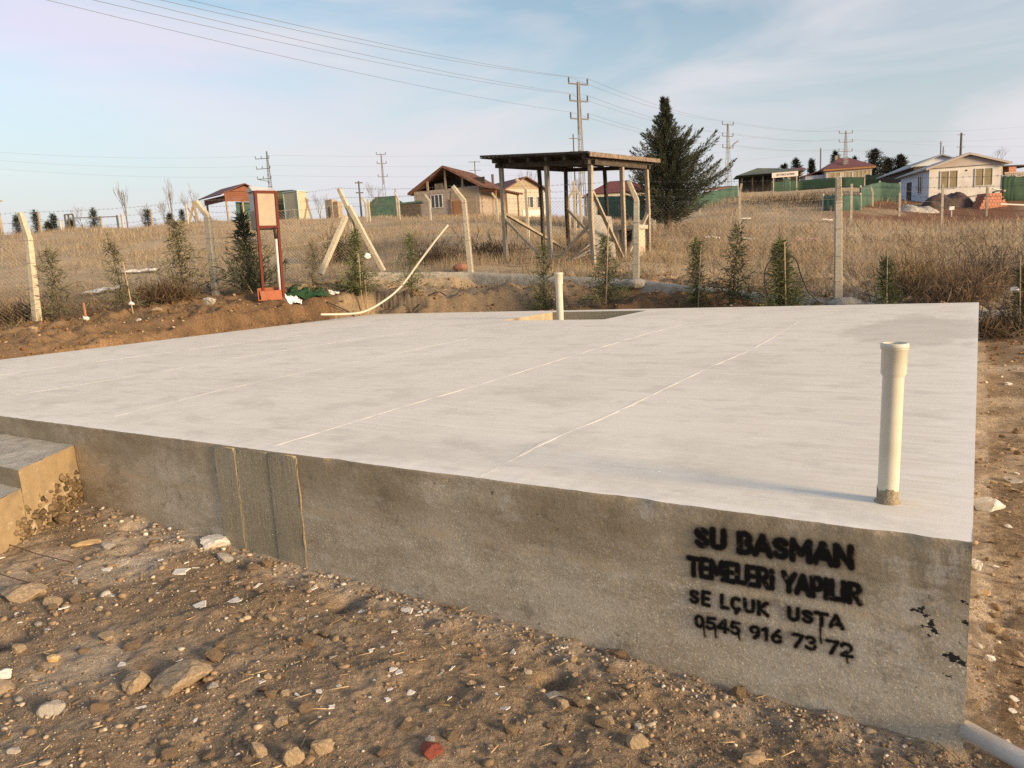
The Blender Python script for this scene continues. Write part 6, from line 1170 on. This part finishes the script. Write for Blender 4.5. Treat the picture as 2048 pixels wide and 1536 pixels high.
# red heap and shed below the pavilion, right of the conifer
e, q = frame_at('red_shed', 1418, 402, 68, math.radians(4), 'low shed with rust red roof right of the conifer', 'shed'); H = hgt(q, 1418, 382); MB().box(0, 2.6, 0, 1.5, -.5, H).build('body', 'dark_wood', e); MB().slab([(-.3, -.3, H), (2.7, -.3, H+.15), (2.7, 1.8, H+.45), (-.3, 1.8, H+.3)], (0, 0, .1)).build('roof', 'roof_tile', e); MB().box(1.7, 2.5, -.5, -.05, .1, .7).build('yellow_barrel', 'chip_wood', e)
for px, py, Y, w_, lb, m in ((1488, 431, 40, .35, 'white litter by the straight pale field post', 'cloth_white'), (1655, 437, 38, .25, 'white lump of litter left of the net fence', 'cloth_white'), (1612, 474, 29, .45, 'pink litter strip in the grass before the upright post', 'pink_trash'), (1425, 473, 30, .3, 'pale litter strip right of the conifer', 'cloth_white'), (1500, 473, 30, .4, 'long pale litter strip in the field middle', 'cloth_white'), (205, 582, 21, .55, 'pale slab lying in the field behind the left saplings', 'flake'), (280, 550, 25, .6, 'thin pale strip of bare soil in the field on the left', 'flake')):
    o = cloth('litter', px, py, Y, w_, w_*.3, m, lb, 'litter', .06); o.location.z += .06

# ------------------------------------------------------------------ dry grass and weeds
def in_field(x, y):
    a = x/y; lim = np.interp(a, [_ka[0], tana(85, 655), tana(440, 590), tana(716, 545), tana(942, 545), tana(1272, 560), tana(1676, 603), tana(2048), _ka[-1]], [14.5, 16.0, 17.8, 20.2, 19.4, 17.1, 14.3, 12.0, 10.8]); return y > lim+.1
def grass():
    N = 250000; r = np.exp(RNG.uniform(math.log(12), math.log(75), N)); h = np.radians(RNG.uniform(-41, 41, N)); x, y = r*np.sin(h), r*np.cos(h); a = x/y
    k = in_field(x, y); cl = fbm(x*.5, y*.5, 101, 3)+.5*fbm(x*1.7, y*1.7, 102, 3); dn = sst(-.35, .30, cl)
    trk = np.exp(-((y-(21+.25*(x+10)))/1.8)**2)*(a < tana(390)); dn = dn*(1-.85*trk)
    wr = sst(tana(1600), tana(1720), a)*sst(37, 41, y)*(1-sst(60, 70, y)); dn = dn*(1-.75*wr); k &= RNG.uniform(size=N) < dn
    # keep clear of the houses
    for px, Y, w, d in ((916, 68, 5.5, 6), (1030, 79, 4, 7), (1930, 50, 4, 6), (455, 60, 3, 3)): cx = tana(px)*Y; k &= ~((abs(x-cx) < w) & (abs(y-Y) < d))
    x, y = x[k], y[k]; n = len(x); r = np.hypot(x, y); z = terrain(x, y, False); tall = (.6+.6*sst(-.1, .5, cl[k]))*(.55+.6*1)*0+.5+.35*sst(-.1, .5, fbm(x*1.1, y*1.1, 109, 3))+.5*sst(-.3, .6, fbm(x*.22, y*.22, 104, 3)); H = RNG.uniform(.16, .46, n)*tall*(1+.25*(x > 3)); wd = np.maximum(.004, r*.00022)*RNG.uniform(.7, 1.5, n)
    an = RNG.uniform(0, 2*PI, n); ln = RNG.uniform(.1, .75, n)*H; ax = RNG.uniform(0, 2*PI, n); dx = np.stack([np.cos(ax), np.sin(ax)*.4, 0*ax], -1)*wd[:, None]; lean = np.stack([np.cos(an)*ln, np.sin(an)*ln, 0*an], -1); P = np.stack([x, y, z-.02], -1); up = np.array([0, 0, 1.])
    V = np.stack([P-dx, P+dx, P+lean*.35+up*(H*.6)[:, None]+dx*.7, P+lean*.35+up*(H*.6)[:, None]-dx*.7, P+lean+up*H[:, None]], 1).reshape(-1, 3)
    q = np.arange(n)[:, None]*5; F = np.concatenate([q+[0, 1, 2], q+[0, 2, 3], q+[3, 2, 4]])
    pal = np.array([[.47, .37, .235], [.41, .32, .21], [.31, .25, .18], [.55, .45, .30]]); mixn = np.clip(fbm(x*.35, y*.35, 106, 3)+.5, 0, 1); grey = sst(.35, .75, fbm(x*.16, y*.16, 107, 3)*.8+.5)[:, None]
    c = .92*pal[RNG.choice(4, n, p=(.26, .32, .30, .12))]*RNG.uniform(.7, 1.2, (n, 1)); grey = np.clip(grey*.55+.35*sst(2, 6, x)[:, None], 0, .85); c = c*(1-grey)+np.array([.34, .28, .22])*RNG.uniform(.7, 1.2, (n, 1))*grey
    o = npmesh('dry_grass', V, F, 'grass_mat', np.repeat(c, 5, 0)); tag(o, 'dry straw coloured grass covering the sloping field', 'grass', kind='stuff')
grass()
def weeds():
    """branching dry weeds: thin stems that fork"""
    n = 1500; h = np.radians(RNG.uniform(-39, 40, n)); r = np.exp(RNG.uniform(math.log(12.2), math.log(34), n)); x, y = r*np.sin(h), r*np.cos(h); k = in_field(x, y) & (RNG.uniform(size=n) < .25+.75*sst(0, 4, x)); x, y = x[k], y[k]; V, F, Cc = [], [], []; z = terrain(x, y, False)
    S, D, L, cw = [], [], [], []
    for i in range(len(x)):
        H = RNG.uniform(.35, .95); base = np.array([x[i], y[i], z[i]]); col = np.array([[.33, .24, .15], [.24, .18, .13], [.40, .31, .19]])[RNG.integers(3)]*RNG.uniform(.75, 1.15)
        for s_ in range(RNG.integers(4, 9)):
            d = np.array([RNG.normal()*.42, RNG.normal()*.42, 1.]); d /= np.linalg.norm(d); p_ = base.copy(); l_ = H*RNG.uniform(.5, 1); S.append(p_); D.append(d*l_); cw.append(col)
            for _ in range(5): t = RNG.uniform(.3, .95); dd = d+RNG.normal(size=3)*.5; dd[2] = abs(dd[2])*.8; dd /= np.linalg.norm(dd); S.append(p_+d*l_*t); D.append(dd*l_*RNG.uniform(.18, .42)); cw.append(col*RNG.uniform(.9, 1.25))
    S, D, Cc = np.array(S), np.array(D), np.array(cw); m = len(S); w = np.maximum(.0025, np.linalg.norm(S, axis=1)*.00022); a = np.cross(D, RNG.normal(size=(m, 3))); a /= np.linalg.norm(a, axis=1)[:, None]+1e-9
    b = np.cross(D, a); b /= np.linalg.norm(b, axis=1)[:, None]+1e-9; V = np.stack([S+a*w[:, None], S-.5*a*w[:, None]+.87*b*w[:, None], S-.5*a*w[:, None]-.87*b*w[:, None], S+D], 1).reshape(-1, 3); q = np.arange(m)[:, None]*4
    F = np.concatenate([q+[0, 1, 3], q+[1, 2, 3], q+[2, 0, 3]]); o = npmesh('dry_weeds', V, F, 'grass_mat', np.repeat(Cc, 4, 0)); tag(o, 'tall dry branching weeds behind the fence', 'weeds', kind='stuff')
weeds()
def brush(px, py, Y, w, h, label, col, n=900, name='brush'):
    p = put(px, py, Y); S = np.stack([RNG.normal(size=n)*w*.45, RNG.normal(size=n)*w*.3, np.abs(RNG.normal(size=n))*h*.4], -1); D = RNG.normal(size=(n, 3))*.6+[0, 0, .8]; e = empty(name, p, 0, label, 'bush', 'dry bushes in the field'); foliage('twigs', S, D, RNG.uniform(.15, .4, n), RNG.uniform(.005, .012, n), np.array(col)*RNG.uniform(.6, 1.3, (n, 1)), 'grass_mat', e)
brush(870, 500, 22, .95, .6, 'grey brown bush behind the post before the brick house', (.12, .09, .065)); brush(975, 495, 23, 1.0, .6, 'dark dry bush left of the shelter', (.11, .085, .06)); brush(680, 500, 24, .5, .9, 'dark thin bush behind the corner braces', (.09, .085, .06)); brush(1620, 400, 47, 2.2, .9, 'dark brush on the berm left of the net fence', (.09, .065, .045)); brush(1540, 402, 49, 3.0, .5, 'low dark brush along the berm in the field', (.11, .08, .055)); brush(330, 612, 16.3, .7, .35, 'brown scrub between the left bank and saplings', (.14, .10, .065)); brush(40, 640, 16.2, .8, .4, 'brown scrub at the left edge behind the bank', (.15, .11, .07)); brush(1835, 575, 14, .8, .75, 'golden dry bush right of the upright post', (.36, .26, .14), 1300); brush(1920, 585, 13, .8, .7, 'tangled straw bush behind the slab right corner', (.30, .22, .14), 1300); brush(2000, 648, 11.1, .6, .3, 'dark scrub at the foot of the kerb right of the slab', (.22, .17, .12), 500); brush(1985, 560, 14.5, .9, .8, 'greyish dry bush near the right edge', (.22, .175, .13), 1200)
def bank_grass():
    n = 9000; x = RNG.uniform(-13, 9, n); y = RNG.uniform(10.5, 20, n); u, v = loc(x, y); a = x/y; k = ~in_field(x, y) & ((u < -SLW-1.2) | (v > SLD+1.6)) & (RNG.uniform(size=n) < sst(-.1, .5, fbm(x*.9, y*.9, 120, 3)+.15)); x, y = x[k], y[k]; n = len(x); S = np.stack([x, y, terrain(x, y)], -1); D = np.stack([RNG.normal(size=n)*.5, RNG.normal(size=n)*.5, np.ones(n)], -1)
    o = foliage('bank_weeds', S, D, RNG.uniform(.06, .25, n), RNG.uniform(.003, .007, n), np.array([.22, .17, .10])*RNG.uniform(.6, 1.3, (n, 1)), 'grass_mat', None); tag(o, 'sparse dry weeds along the top of the bank', 'weeds', kind='stuff')
bank_grass()
